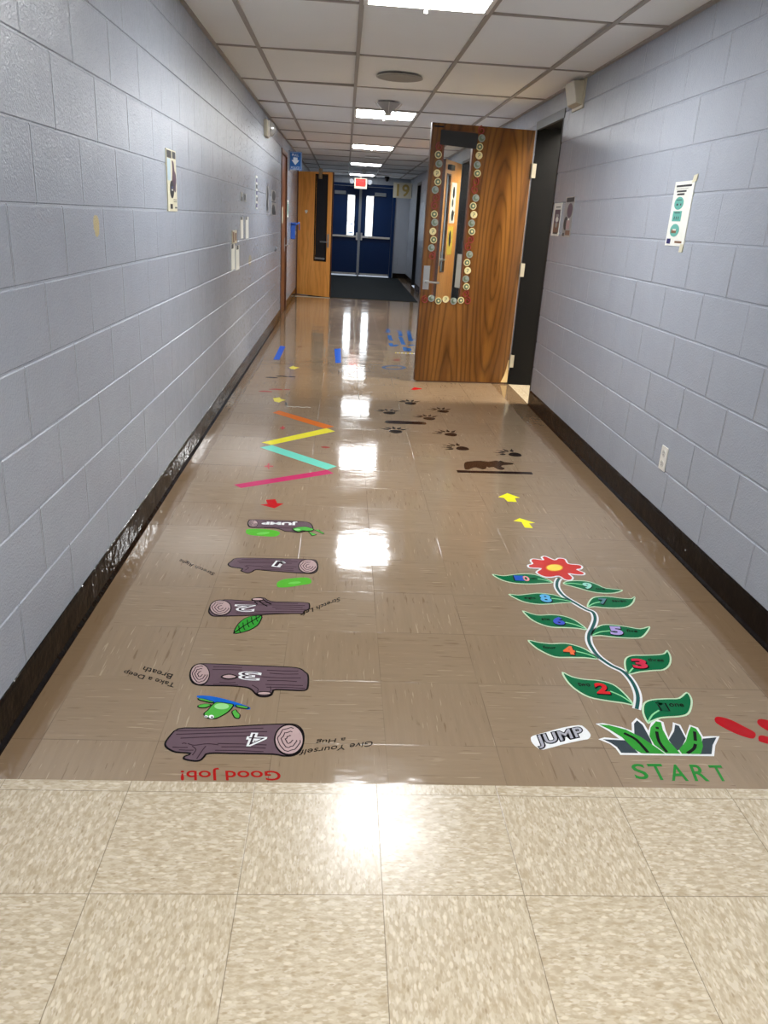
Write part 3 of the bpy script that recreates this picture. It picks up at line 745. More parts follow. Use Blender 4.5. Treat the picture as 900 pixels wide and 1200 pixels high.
for nm, seq, lb in (('left', L_, 'red scroll and rosette garland down the left side of the door window'), ('right', R_, 'longest red scroll and rosette garland, down the right side of the door window'), ('bottom', G_, 'short horizontal rosette garland beneath the door window')):
    p0 = dc(*seq[len(seq)//2][1:]); t = thing('garland', lb, 'garland', fr_door(p0[0], p0[1], 0), 'garlands framing the door window')
    flip = 1
    for i, (kd, x, y) in enumerate(seq):
        u, z = dc(x, y)
        if kd == 'w':
            mb = MB(); sp = []
            for j in range(27):
                a = j/26*4.2*PI*.62; r = .031-.022*j/26; sp.append((u+flip*r*math.cos(a+PI/2), z+r*math.sin(a+PI/2)*1.1))
            mb.ribbon(sp, .0075, .001, .005, fr_door); obj('scroll', mb, MRED, t); flip = -flip
        else:
            R0 = .029
            mb = MB(); mb.prism(ell(u, z, R0, R0, 0, 22), .001, .005, fr_door); ro = obj('rosette', mb, MCRM if kd in 'rc' else MSIL, t)
            if kd == 'r':
                mb = MB(); mb.prism(ell(u, z, R0*.76, R0*.76, 0, 20), .005, .007, fr_door); obj('disc', mb, MGRN, ro)
                mb = MB(); mb.prism(ell(u, z, R0*.3, R0*.3, 0, 12), .007, .011, fr_door); obj('bead', mb, MCRM, ro)
            elif kd == 's':
                mb = MB(); mb.prism(ell(u, z, R0*.7, R0*.7, 0, 20), .005, .0065, fr_door); obj('disc', mb, MGRN, ro)
                mb = MB(); mb.prism(ell(u+.006, z+.005, R0*.42, R0*.42, 0, 14), .0065, .0105, fr_door); obj('bead', mb, MSIL, ro)
            else:
                mb = MB(); mb.ribbon([(u-.011, z+.012), (u+.008, z+.012), (u+.008, z), (u-.004, z-.002), (u-.004, z-.014)], .006, .005, .0065, fr_door); obj('squiggle', mb, MGRN, ro)

# second open door, seen through the window
t = door_leaf('classroom_door', 'ajar orange wood door with taped posters, seen through the garlanded door window', (1.531, 11.17), (1.225, 10.42), .81, (MDOOR2, MEDGED, MEDGED), (.10, .27, .75, 1.92))
DOOR2 = t
mb = MB(); mb.box(.09, .28, -.004, .049, .74, 1.93); mb2 = MB()
mb2.box(.085, .1, -.006, .05, .735, 1.935); mb2.box(.27, .285, -.006, .05, .735, 1.935); mb2.box(.1, .27, -.006, .05, .735, .75); mb2.box(.1, .27, -.006, .05, 1.92, 1.935)
wf = obj('window_frame', mb2, MEDGED, t); mb = MB(); mb.box(.1, .27, .02, .026, .75, 1.92); obj('pane', mb, plain('pale_pane', lin(150, 160, 172), .15), wf)
mb = MB(); mb.box(.02, .07, -.004, 0, .82, 1.0); obj('lock_plate', mb, MSTEEL, t)
mb = MB(); mb.tube((.045, 0, .9), (.045, -.05, .9), .012); mb.tube((.045, -.05, .9), (.15, -.05, .9), .009); obj('lever', mb, MSTEEL, t, smooth=True)
mb = MB(); mb.box(.1, .27, -.05, 0, 1.98, 2.04); obj('door_closer', mb, MBLK, t)
c2, s2 = math.cos(t.rotation_euler.z), math.sin(t.rotation_euler.z); D2 = Vector(t.location)
def fr_d2(u, v, w): return (D2.x+c2*u+s2*w, D2.y+s2*u-c2*w, v)
MYEL = plain('poster_yellow', lin(226, 196, 70), .5); MDRK = plain('poster_dark', lin(18, 16, 22), .45)
for lb, u0, u1, z0, z1, mt, pics in (('tall white poster with dark figures, high on the door behind the garlanded window', .36, .62, 1.35, 1.85, MPAPER, [(.49, 1.73, .05, .07), (.47, 1.6, .04, .05), (.51, 1.45, .06, .07)]),
                            ('yellow poster with a dark curl, lower on the door behind the garlanded window', .36, .62, .95, 1.31, MYEL, [(.47, 1.16, .05, .1)])):
    tt = thing('poster', lb, 'poster', fr_d2(u0, z0, 0), 'posters on the ajar door')
    mb = MB(); mb.prism([(u0, z0), (u1, z0), (u1, z1), (u0, z1)], .0005, .002, fr_d2); obj('sheet', mb, mt, tt)
    for q in pics: mb = MB(); mb.prism(ell(*q), .002, .003, fr_d2); obj('picture', mb, MDRK, tt)

# far fire door on the left
t = door_leaf('fire_door', 'orange wood fire door standing open on the left near the charcoal mat', (-.235, 14.05), (-.842, 14.42), .715, (MDOOR2, MEDGED, MEDGED), (.385, .61, .62, 1.99), 2.04)
mb = MB(); mb.box(.37, .385, -.006, .05, .605, 2.005); mb.box(.61, .625, -.006, .05, .605, 2.005); mb.box(.385, .61, -.006, .05, .605, .62); mb.box(.385, .61, -.006, .05, 1.99, 2.005)
wf = obj('window_frame', mb, MBLK, t); mb = MB(); mb.box(.385, .61, .018, .026, .62, 1.99); obj('pane', mb, MDARKGLASS, wf)
mb = MB(); mb.box(.4, .595, -.012, 0, .635, .665); obj('window_sill', mb, MSTEEL, t)
mb = MB(); mb.box(.64, .675, -.006, 0, .84, 1.06); obj('lock_plate', mb, MSTEEL, t)
mb = MB(); mb.tube((.655, 0, .93), (.655, -.055, .93), .012); mb.tube((.66, -.055, .93), (.53, -.055, .93), .012); obj('lever', mb, MSTEEL, t, smooth=True)
mb = MB(); mb.box(.47, .51, -.06, .0, 1.93, 2.09); obj('door_closer', mb, plain('closer_tan', lin(168, 140, 104), .4, .3), t, bevel=.004)
mb = MB(); mb.prism(smooth_closed([(.195, 1.37), (.222, 1.405), (.218, 1.425), (.205, 1.43), (.195, 1.418), (.185, 1.43), (.172, 1.425), (.168, 1.405)], 3), 0, .002, lambda u, v, w: (u, -w, v)); obj('heart_sticker', mb, MPAPER, t)
mb = MB(); mb.box(XL, XL+.02, 14.40, 14.5, 0, 2.06); struct('trim_8', mb, MEDGED)

# ================================================================== WALL PAPERS
def sheet(name, label, cat, rect, fr, bits, mat=None, group=None, curl=.002):
    a, b, z0, z1 = rect; a, b = sorted((a, b)); z0, z1 = sorted((z0, z1))
    loc = fr((a+b)/2, z0, 0)
    t = thing(name, label, cat, loc, group)
    mb = MB(); mb.prism([(a, z0), (b, z0), (b, z1), (a, z1)], -.0045, .0008+curl, fr); obj('sheet', mb, mat or MPAPER, t)
    T = .0008+curl
    for nm, shp, m in bits:
        mb = MB()
        if shp[0] == 'r': _, u0, u1, v0, v1 = shp; pts = [(u0, v0), (u1, v0), (u1, v1), (u0, v1)]
        elif shp[0] == 'e': _, cu, cv, ru, rv = shp; pts = ell(cu, cv, ru, rv)
        else: pts = shp[1]
        mb.prism([(a+(b-a)*u, z0+(z1-z0)*v) for u, v in pts], T, T+.0007, fr); obj(nm, mb, m, t)
        T += .00005
    return t
MTEAL = plain('poster_teal', lin(96, 168, 156), .5); MTXT = plain('poster_text', lin(40, 40, 44), .5)
MBR = plain('poster_brown', lin(120, 84, 60), .5); MNV = plain('poster_navy', lin(38, 38, 92), .5)
MPUR = plain('poster_plum', lin(84, 58, 74), .5); MOLV = plain('poster_tan', lin(208, 202, 176), .5); MPGRY = plain('poster_grey', lin(150, 148, 146), .5)
MBL = plain('poster_blue', lin(60, 80, 140), .5)
# left wall: u increases away from viewer, so it reads left to right
PA = [('header', ('r', .04, .5, .86, .98), MDRK), ('header', ('r', .62, .95, .87, .98), MTXT), ('sky', ('r', .04, .36, .5, .85), plain('poster_sky', lin(176, 196, 206), .5)),
      ('figure', ('p', smooth_closed([(.55, .83), (.72, .8), (.78, .68), (.92, .62), (.96, .5), (.9, .42), (.9, .36), (.8, .32), (.7, .36), (.68, .42), (.5, .48), (.55, .6), (.58, .72)], 3)), MPUR),
      ('figure', ('e', .45, .36, .22, .145), MDRK), ('badge', ('r', .42, .56, .38, .41), MBL), ('badge', ('r', .4, .54, .34, .365), MPAPER),
      ('text_line', ('r', .6, .95, .19, .2), MTXT), ('text_line', ('r', .6, .95, .155, .165), MTXT), ('corner_mark', ('r', .22, .46, .04, .12), MDRK), ('corner_mark', ('r', .72, .95, .05, .075), MTXT)]
sheet('poster', 'flyer with dark oval picture and black header, nearest paper on the left wall', 'poster', (3.975, 4.185, 1.318, 1.592), fr_left, PA, MOLV, curl=.004)
def small(lb, x0, y0, x1, y1, bits, mat=None, group='small papers along the left wall', nm='paper_strip', zz=None):
    a = lw(x0, (y0+y1)/2)[0]; b = lw(x1, (y0+y1)/2)[0]
    z1 = lw((x0+x1)/2, y0)[1]; z0 = lw((x0+x1)/2, y1)[1]
    return sheet(nm, lb, 'paper', (a, b, z0, z1), fr_left, bits, mat, group)
small('pair of tiny dark clippings above the two upper white strips on the left wall', 282, 225, 284, 236, [('picture', ('r', .1, .9, .05, .5), MDRK)], MPGRY)
small('tiny clipping just right of its twin above the two upper white strips', 285.5, 227, 288.5, 236.5, [('picture', ('r', .1, .6, .2, .9), MDRK)], MPGRY)
small('tall thin strip with blue-black marks, highest small paper on the left wall', 299.5, 206, 301.5, 245, [('mark', ('r', .1, .9, .05+.19*i, .17+.19*i), MDRK if i % 2 else MNV) for i in range(5)])
small('dark wavy tall strip between the thin blue-marked strip and the brown door frame', 312, 218, 314.5, 248, [('picture', ('p', smooth_closed([(.1, .02), (.8, .1), (.5, .35), (.9, .6), (.6, .95), (.1, .98), (.3, .6), (0, .3)], 3)), MDRK)], MPGRY)
small('upper of two dark pictures beside the brown door frame', 318, 223, 323, 236, [('picture', ('e', .5, .5, .4, .45), MDRK)], MPGRY, 'pictures beside the brown door')
small('lower of two dark pictures beside the brown door frame', 318, 237.5, 323, 252.5, [('picture', ('e', .4, .45, .36, .4), MDRK), ('picture', ('e', .75, .2, .2, .18), MTXT)], MPGRY, 'pictures beside the brown door')
small('upper left white strip hanging on the left wall, above the switch plate', 281.7, 254, 284.7, 279.5, [('dark_top', ('r', 0, .8, .86, 1), MDRK)])
small('upper right white strip hanging on the left wall', 287.7, 254, 291, 279.5, [('dark_top', ('r', 0, .5, .86, 1), MDRK)])
small('lower left white strip hanging beneath the switch plate', 271, 286, 274.8, 316, [('dark_top', ('r', 0, .6, .83, 1), MDRK)])
small('lower right white strip hanging beneath the switch plate', 276.2, 287.5, 280, 316, [('dark_top', ('r', .2, .8, .83, 1), MDRK)])
t = thing('light_switch', 'cream switch plate between the upper and lower white strips on the left wall', 'switch', (XL, 6.29, 1.11))
mb = MB(); mb.box(XL, XL+.008, 6.17, 6.41, 1.105, 1.2); obj('cover_plate', mb, MCREAM, t, bevel=.002)
mb = MB(); mb.box(XL+.008, XL+.010, 6.18, 6.25, 1.115, 1.19); mb.box(XL+.008, XL+.012, 6.31, 6.36, 1.125, 1.18); obj('toggle', mb, MBR, t)
sheet('paper_note', 'yellowed note taped on the brown door of the left wall', 'paper', (11.05, 11.35, 1.22, 1.43), lambda u, v, w: (XL-.012+w, u, v), [], MOLV)
sheet('paper_note', 'white note on the left wall just past the brown door', 'paper', (12.0, 12.25, 1.3, 1.53), fr_left, [('picture', ('r', .1, .6, .1, .9), MTEAL), ('mark', ('r', .7, .9, .2, .8), MDRK)])
mb = MB(); mb.lathe([(.03, -.005), (.03, .01), (.018, .03), (.006, .036)], (XL, 9.95, .935), 'x', 16); tag(obj('door_bumper', mb, MSTEELP, smooth=True), 'small round grey wall bumper near the brown door frame', 'bumper')

# right wall: viewer reads it towards smaller y, so mirror u
fr_rm = lambda u, v, w: (XR-w, -u, v)
sheet('poster', 'white flyer with three teal badges on the right wall', 'poster', (-3.845, -3.63, 1.30, 1.58), fr_rm,
      [('header', ('r', .1, .88, .915, .945), MTXT), ('text_line', ('r', .1, .72, .885, .89), MTXT), ('text_line', ('r', .16, .66, .835, .862), MTXT), ('text_line', ('r', .2, .58, .79, .817), MTXT),
       ('badge', ('e', .38, .665, .24, .1), MTEAL), ('text_line', ('r', .24, .52, .71, .722), MTXT), ('mark', ('r', .26, .36, .63, .66), MTXT), ('mark', ('r', .46, .52, .63, .66), MTXT),
       ('badge', ('r', .16, .62, .385, .545), MTEAL), ('text_line', ('r', .24, .54, .51, .522), MTXT), ('mark', ('r', .26, .3, .41, .46), MTXT), ('mark', ('r', .36, .4, .41, .46), MTXT), ('mark', ('r', .47, .51, .41, .46), MTXT),
       ('badge', ('e', .4, .245, .24, .1), MTEAL), ('picture', ('r', .24, .5, .2, .26), MBR), ('picture', ('r', .3, .48, .24, .265), MPAPER),
       ('corner_mark', ('r', .08, .27, .03, .11), MNV), ('corner_mark', ('r', .52, .88, .05, .08), MBR)], curl=.003)
for (y, z) in ((-3.64, 1.578), (-3.64, 1.30)):
    pass
mb = MB(); mb.prism([(-3.66, 1.57), (-3.615, 1.575), (-3.612, 1.605), (-3.65, 1.60)], .002, .0046, fr_rm); tag(obj('tape_piece', mb, MOLV), 'bit of cream masking tape on the top right corner of the teal badge flyer', 'tape')
mb = MB(); mb.prism([(-3.67, 1.275), (-3.635, 1.275), (-3.63, 1.31), (-3.665, 1.31)], -.004, .0046, fr_rm); tag(obj('tape_piece', mb, MOLV), 'bit of cream masking tape on the bottom right corner of the teal badge flyer', 'tape')
sheet('poster', 'grey flyer with two dark ovals, right one of the pair beside the doorway', 'poster', (-5.745, -5.53, 1.298, 1.56), fr_rm,
      [('header', ('r', .1, .95, .87, .98), MDRK), ('figure', ('e', .62, .66, .3, .18), MPUR), ('figure', ('e', .3, .34, .22, .17), MDRK), ('badge', ('e', .6, .42, .1, .05), MPAPER), ('picture', ('r', .4, .8, .2, .42), plain('poster_rose', lin(170, 140, 140), .5)),
       ('caption', ('r', .4, .92, .05, .17), MBR), ('corner_mark', ('r', .08, .28, .02, .1), MDRK)], MPGRY, 'flyers beside the dark doorway')
sheet('poster', 'grey flyer with a brown picture block, left one of the pair beside the doorway', 'poster', (-6.05, -5.84, 1.30, 1.525), fr_rm,
      [('text_line', ('r', .3, .85, .86, .89), MTXT), ('picture', ('r', .22, .92, .1, .8), MPUR), ('picture', ('r', .22, .92, .1, .4), MBR), ('badge', ('e', .6, .5, .2, .08), MPAPER), ('badge', ('r', .42, .8, .58, .66), MPGRY), ('badge', ('e', .58, .34, .14, .09), MPGRY), ('caption', ('r', .24, .85, .06, .11), MDRK)], MPAPER, 'flyers beside the dark doorway')

# ================================================================== FLOOR STICKERS
BLKV = vinyl('black', 18, 14, 16); LOGC = vinyl('log', 104, 84, 92); LOGL = vinyl('log_grain', 62, 46, 54); ENDC = vinyl('log_end', 184, 158, 156)
WHV = vinyl('white', 235, 236, 236); REDV = vinyl('red', 190, 28, 32); GRNV = vinyl('green', 52, 150, 52); LGRN = vinyl('light_green', 150, 214, 140)
def sticker(name, label, cat, px, group=None):
    q = fpts(px); cx = sum(p[0] for p in q)/len(q); cy = sum(p[1] for p in q)/len(q)
    return thing(name, label, cat, (cx, cy, 0), group)
def layer(name, px, lv, mat, parent, sm=0, fr=fr_floor, d=0):
    pts = fpts(px)
    if sm: pts = smooth_closed(pts, sm)
    if d: pts = inset(pts, d)
    mb = MB(); mb.prism(pts, lv*LT, (lv+1)*LT, fr_floor); return obj(name, mb, mat, parent)
def stroke(mb, px, w, lv, sm=3):
    p = fpts(px)
    if sm and len(p) > 2: p = smooth_open(p, sm)
    mb.ribbon(p, w, lv*LT, (lv+1)*LT, fr_floor); return mb
def ftext(name, s, bl, br, tl, lv, mat, parent, off=0., space=1.):
    return obj(name, text_mb(s, fl(*bl), fl(*br), fl(*tl), lv*LT, (lv+1)*LT, fr_floor, off, space), mat, parent)

def log(label, ox, oy, s, outline, end, grain, num, rim=.0055, extra=None):
    px = crop(ox, oy, s, outline)
    t = sticker('log_sticker', label, 'floor sticker', px, 'log stickers on the brown floor')
    layer('outline', px, 0, BLKV, t, 3); layer('bark', px, 1, LOGC, t, 3, d=rim)
    cx, cy, rx, ry = end
    layer('end_rim', crop(ox, oy, s, ell(cx, cy, rx, ry)), 2, BLKV, t); layer('end_grain', crop(ox, oy, s, ell(cx, cy, rx*.9, ry*.9)), 3, ENDC, t)
    mb = MB()
    for kf in (.72, .48, .22):
        pts = ell(cx, cy, rx*kf, ry*kf, 0, 26)
        pts = [(x+rx*.05*math.sin(j*1.3), y+ry*.05*math.cos(j*1.7)) for j, (x, y) in enumerate(pts)]
        stroke(mb, crop(ox, oy, s, pts[:22]), .0028, 4, 0)
    obj('rings', mb, LOGL, t)
    mb = MB()
    for g_ in grain: stroke(mb, crop(ox, oy, s, g_), .0026, 2, 4)
    obj('bark_lines', mb, LOGL, t)
    if num:
        tx, bl, br, tl = num
        bl, br, tl = crop(ox, oy, s, [bl, br, tl])
        ftext('numeral_border', tx, bl, br, tl, 4, WHV, t, .045); (len(tx) == 1) and ftext('numeral', tx, bl, br, tl, 5, LOGL, t, -.02)
    if extra: extra(t)
    return t
def lines(x0, x1, ys, sl, rnd):
    random.seed(rnd); out = []
    for y in ys:
        a = x0+random.random()*60; b = x1-random.random()*60; m = (a+b)/2
        out.append([(a, y+sl*(a-x0)), (m, y+sl*(m-x0)+random.uniform(-4, 4)), (b, y+sl*(b-x0))])
    return out
log('largest log sticker, number 4, lying just above the words Good Job', 180, 840, 4.737,
    [(58,155),(75,120),(135,65),(260,60),(380,55),(600,42),(720,38),(790,42),(830,75),(838,130),(820,190),(780,218),(720,222),(660,212),(440,208),(310,207),(285,225),(262,245),(225,250),(165,238),(168,218),(195,207),(120,200),(75,180)],
    (752, 130, 84, 88), lines(110, 660, (80, 100, 122), -.03, 1)+lines(100, 240, (150, 170, 185), .02, 2)+lines(340, 660, (150, 168, 188), .03, 3)+[[(215,165),(235,185),(215,215)],[(290,165),(270,190),(240,235)],[(190,150),(225,160),(300,152),(360,158)]],
    ('4', (628, 100), (535, 97), (605, 166)))
def knot(ox, oy, s, c):
    def f(t):
        layer('knot_rim', crop(ox, oy, s, ell(*c)), 3, BLKV, t); layer('knot', crop(ox, oy, s, ell(c[0], c[1], c[2]*.8, c[3]*.6)), 4, ENDC, t)
    return f
def k3(t):
    knot(210, 765, 5.625, (560, 272, 52, 14))(t)
    layer('knot_rim', crop(210, 765, 5.625, [(272,162),(300,147),(340,143),(390,162),(350,178),(305,178)]), 3, BLKV, t, 2)
    layer('knot', crop(210, 765, 5.625, [(285,162),(310,152),(340,150),(375,162),(345,172),(310,172)]), 4, ENDC, t, 2)
log('log sticker with number 3, beside Take a Deep Breath', 210, 765, 5.625,
    [(65,150),(80,100),(115,75),(180,70),(400,78),(680,90),(790,100),(832,125),(855,150),(855,215),(840,248),(780,253),(640,247),(622,262),(612,280),(580,293),(530,292),(500,275),(470,245),(430,230),(330,222),(200,220),(120,215),(80,195)],
    (137, 145, 66, 72), lines(210, 420, (95, 112, 195, 210), .02, 4)+lines(540, 830, (115, 135, 160, 185, 210, 228), .03, 5)+[[(480,215),(520,240),(515,258)],[(600,225),(605,250),(590,262)]],
    ('3', (528, 136), (408, 128), (520, 186)), extra=k3)
def one1(t):
    for w_, lv, m, nm in ((.036, 4, WHV, 'numeral_border'), (.014, 5, LOGL, 'numeral')):
        mb = MB(); a = [(497,116),(568,118),(534,160)] if lv == 4 else [(506,120),(562,121),(533,155)]
        stroke(mb, crop(240, 640, 6.43, a[1:]), w_, lv, 0); stroke(mb, crop(240, 640, 6.43, [(a[1][0], a[1][1]+3), (a[1][0]+24, a[1][1]+18)]), w_*.7, lv, 0); obj(nm, mb, m, t)
log('log sticker with number 1 and its sawn end at the right', 240, 640, 6.43,
    [(172,135),(195,115),(240,90),(400,90),(560,93),(760,98),(835,105),(855,140),(850,185),(815,208),(760,208),(640,200),(480,188),(390,180),(360,195),(320,205),(268,187),(278,172),(210,162),(180,150)],
    (778, 154, 74, 54), lines(230, 700, (102, 115, 128), .01, 6)+lines(420, 700, (150, 165, 180), .03, 7)+[[(300,150),(330,165),(300,185)],[(310,148),(380,152),(440,155)]],
    None, rim=.005, extra=one1)
def leaf2(t):
    knot(240, 640, 6.43, (398, 405, 48, 13))(t)
    mb = MB()
    for g_ in ([(440,405),(470,425),(500,440)], [(410,415),(440,440),(470,455)], [(375,420),(395,440)]): stroke(mb, crop(240, 640, 6.43, g_), .0045, 2)
    obj('nub_lines', mb, BLKV, t)
log('log sticker with number 2 and a leaf hanging from it', 240, 640, 6.43,
    [(25,490),(40,450),(90,425),(150,402),(340,412),(355,398),(400,386),(450,390),(500,415),(640,420),(770,425),(793,440),(790,475),(755,490),(745,512),(700,510),(560,513),(430,520),(250,528),(100,532),(55,528),(32,510)],
    (118, 467, 84, 60), lines(210, 760, (430, 445, 490, 505), .01, 8)+lines(480, 760, (460, 475), .02, 9),
    ('2', (370, 452), (240, 448), (362, 498)), rim=.005, extra=leaf2)
px = crop(240, 640, 6.43, [(215,660),(232,610),(270,565),(330,532),(430,521),(425,560),(400,600),(340,635),(270,655)])
t = sticker('leaf_sticker', 'green veined leaf sticker under the number 2 log', 'floor sticker', px)
layer('outline', px, 0, BLKV, t, 2); layer('blade', px, 1, GRNV, t, 2, d=.004)
mb = MB(); stroke(mb, crop(240, 640, 6.43, [(215,660),(300,600),(370,560),(430,521)]), .004, 2)
for a in (.2, .35, .5, .65, .8):
    x, y = 215+215*a, 660-139*a; stroke(mb, crop(240, 640, 6.43, [(x, y), (x+12, y+22)]), .003, 2, 0); stroke(mb, crop(240, 640, 6.43, [(x, y), (x-2, y-32)]), .003, 2, 0)
obj('veins', mb, BLKV, t)
def frog1(t): pass
log('farthest and smallest log sticker, marked JUMP, with a frog hopping off its end', 280, 600, 8.18,
    [(80,110),(90,82),(130,72),(350,78),(600,90),(680,105),(708,135),(712,165),(690,182),(640,185),(600,195),(560,200),(500,192),(440,188),(400,170),(330,157),(200,155),(110,150),(85,132)],
    (135, 113, 47, 34), lines(200, 650, (85, 140, 150), .03, 10), ('JUMP', (555, 100), (228, 92), (552, 130)), rim=.0045)
# frogs
GF = vinyl('frog_green', 84, 172, 70); GP = vinyl('lily_green', 88, 178, 52); BLUV = vinyl('board_blue', 20, 96, 190)
def S(pts): return crop(280, 600, 8.18, pts)
body = S([(510,172),(540,158),(590,150),(650,150),(720,172),(700,188),(650,192),(610,188),(580,200),(540,192)])
t = sticker('frog_sticker', 'small green frog sticker over the end of the JUMP log', 'floor sticker', body)
t.location.z = 0
def flayer(name, px, lv, mat, t, sm=0, d=0): return layer(name, px, lv, mat, t, sm, d=d)
flayer('outline', body, 6, BLKV, t, 3); flayer('body', body, 7, GF, t, 3, d=.004); flayer('belly', S(ell(560, 178, 28, 8)), 8, LGRN, t)
for q in ([(660,185),(700,200),(745,215),(735,222),(700,230),(685,215)], [(720,172),(775,172),(778,182),(820,205),(800,212),(770,195)]):
    flayer('leg', S(q), 0, BLKV, t, 2); flayer('leg_fill', S(q), 1, GF, t, 2, d=.0025)
def P3(pts): return crop(210, 765, 5.625, pts)
bd = P3([(120,283),(200,285),(300,305),(400,335),(468,362),(455,375),(400,362),(280,342),(180,312),(125,297)])
fb = P3([(160,400),(185,380),(215,345),(250,325),(330,335),(362,345),(340,380),(300,410),(240,438),(190,435),(165,420)])
t = sticker('frog_sticker', 'green frog sticker lying on a blue board between the 3 and 4 logs', 'floor sticker', fb)
layer('board', bd, 0, BLUV, t, 2); layer('outline', fb, 1, BLKV, t, 3); layer('body', fb, 2, GF, t, 3, d=.0035); layer('belly', P3(ell(280, 357, 48, 20)), 3, LGRN, t)
for q, c_ in (([(345,388),(375,375),(385,390),(405,412),(395,437),(365,432),(350,410)], 'arm'), ([(120,350),(165,337),(215,343),(180,365),(130,365)], 'leg'), ([(120,302),(160,303),(230,325),(215,335),(160,322),(130,315)], 'leg'), ([(370,345),(430,352),(462,364),(440,372),(380,362)], 'leg')):
    layer('limb_outline', P3(q), 1, BLKV, t, 2); layer(c_, P3(q), 2.5, GF, t, 2, d=.003)
for e in ((212, 427, 17, 12), (178, 425, 12, 8)): layer('eye', P3(ell(*e)), 4, WHV, t)
for e in ((216, 430, 6, 5), (176, 428, 4, 4)): layer('pupil', P3(ell(*e)), 5, BLKV, t)
for lb, pts in (('green lily pad sticker touching the JUMP log', [(68,180),(90,165),(200,163),(330,175),(390,195),(380,222),(330,236),(230,232),(120,222),(72,205)]),
                ('green lily pad sticker beneath the number 1 log', [(362,700),(375,670),(440,645),(560,632),(650,630),(692,650),(685,685),(600,700),(480,720),(380,722)])):
    px = S(pts); t = sticker('lily_pad_sticker', lb, 'floor sticker', px, 'lily pad stickers')
    layer('pad', px, 0, GP, t, 3)
    c = (sum(p[0] for p in pts)/len(pts), sum(p[1] for p in pts)/len(pts))
    layer('highlight', S(ell(c[0]+10, c[1]+6, 62, 12, -.1)), 1, vinyl('pad_light', 112, 200, 84), t, 0)

# hand lettering
INK = vinyl('ink', 26, 20, 16)
def words(label, rows, mat, name='floor_lettering', off=.0, shear=0):
    px = [rows[0][1], rows[0][2]]; t = sticker(name, label, 'floor lettering', px)
    for s, bl, br, tl in rows: ftext('text_line' if len(rows) > 1 or len(s) > 2 else 'letter', s, bl, br, tl, 0, mat, t, off)
    return t
words('red upside-down words Good Job! at the edge of the brown floor', [('Good Job!', (327, 900.3), (212, 900.0), (329.5, 914.5))], vinyl('letter_red', 164, 30, 28), off=.012)
words('thin black handwriting Take a Deep Breath, left of the number 3 log', [('Take a Deep', (206.5, 799.5), (147.5, 784), (203, 805.5)), ('Breath', (203, 790.5), (169.5, 781), (199.5, 795.8))], INK, off=.004)
words('thin black handwriting Give Yourself a Hug, right of the number 4 log', [('Give Yourself', (437.5, 868.3), (352.5, 879), (436, 874.3)), ('a Hug', (405.5, 863), (371.5, 866.5), (404, 868.7))], INK, off=.004)
words('thin black handwriting Stretch Right, left of the number 1 log', [('Stretch Right', (253, 671), (213, 654.5), (249, 674.3))], INK, off=.01)
words('thin black handwriting Stretch Left, at the end of the number 2 log', [('Stretch Left', (398, 700), (352, 718), (398.5, 704.3))], INK, off=.01)
def G4(p): return (700+p[0]/4.5, 800+p[1]/4.5)
MSG = vinyl('letter_green', 40, 130, 50)
t = sticker('floor_lettering', 'green word START beneath the grass sticker', 'floor lettering', [G4((200, 508)), G4((690, 518))])
for s, bl, br, tl in (('S', (207, 508), (275, 508), (175, 430)), ('T', (303, 512), (378, 512), (262, 430)), ('A', (395, 516), (480, 517), (368, 433)), ('R', (517, 517), (590, 518), (485, 434)), ('T', (630, 518), (698, 518), (585, 437))):
    ftext('letter', s, G4(bl), G4(br), G4(tl), 0, MSG, t, .012)
# JUMP patch
def J(pts): return crop(615, 840, 10, pts)
px = J([(70,262),(92,225),(250,182),(450,127),(630,100),(695,122),(760,190),(770,230),(740,262),(690,270),(450,322),(220,385),(150,365),(90,310)])
t = sticker('jump_sticker', 'white patch with silver block word JUMP left of the grass sticker', 'floor sticker', px)
layer('backing', px, 0, WHV, t, 2)
jb = J([(178, 372), (712, 258), (122, 232)])
ftext('lettering_border', 'JUMP', *jb, 1, BLKV, t, .085, 1.06); 
ftext('lettering', 'JUMP', *jb, 2, vinyl('letter_silver', 168, 168, 176), t, .02, 1.06)

# flower, stem, leaves, grass
LEAFG = vinyl('leaf_green', 14, 104, 62); PALE = vinyl('leaf_edge', 196, 226, 190); VEIN = vinyl('leaf_vein', 140, 222, 160)
A5 = lambda pts: crop(575, 645, 5.625, pts)
A6 = lambda pts: crop(610, 710, 5, pts)
A7 = lambda pts: crop(560, 640, 4.09, pts)
A4 = lambda pts: crop(700, 800, 4.5, pts)
stem = A5([(452,185),(438,210),(440,250),(480,300),(560,350),(630,390)])+A6([(425,40),(437,80),(420,130),(402,165),(400,205),(420,250),(460,300),(530,350),(600,385),(650,440),(680,500),(688,550),(680,605)])
t = sticker('stem_sticker', 'long curving white-edged flower stem sticker', 'floor sticker', stem)
mb = MB(); stroke(mb, stem, .026, 0, 5); obj('edging', mb, WHV, t)
mb = MB(); stroke(mb, stem, .0115, 1, 5); obj('stem', mb, vinyl('stem_teal', 38, 88, 84), t)
FP = [(246,100),(275,90),(262,70),(280,58),(345,65),(335,48),(360,41),(420,65),(445,54),(490,60),(512,90),(580,97),(603,110),(595,124),(570,130),(616,150),(610,163),(560,162),(515,156),(541,180),(530,198),(490,196),(450,172),(400,179),(350,175),(300,147),(330,122),(260,117)]
px = A5(FP); t = sticker('flower_sticker', 'red eight-petalled flower sticker with a yellow centre', 'floor sticker', px)
layer('edging', px, 2, WHV, t, 3, d=-.004); layer('petals', px, 3, vinyl('petal_red', 204, 54, 46), t, 3, d=.004)
layer('centre_rim', A5(ell(420, 118, 58, 24)), 4, vinyl('petal_orange', 226, 130, 40), t); layer('centre', A5(ell(420, 118, 50, 20)), 5, vinyl('petal_yellow', 244, 216, 84), t)

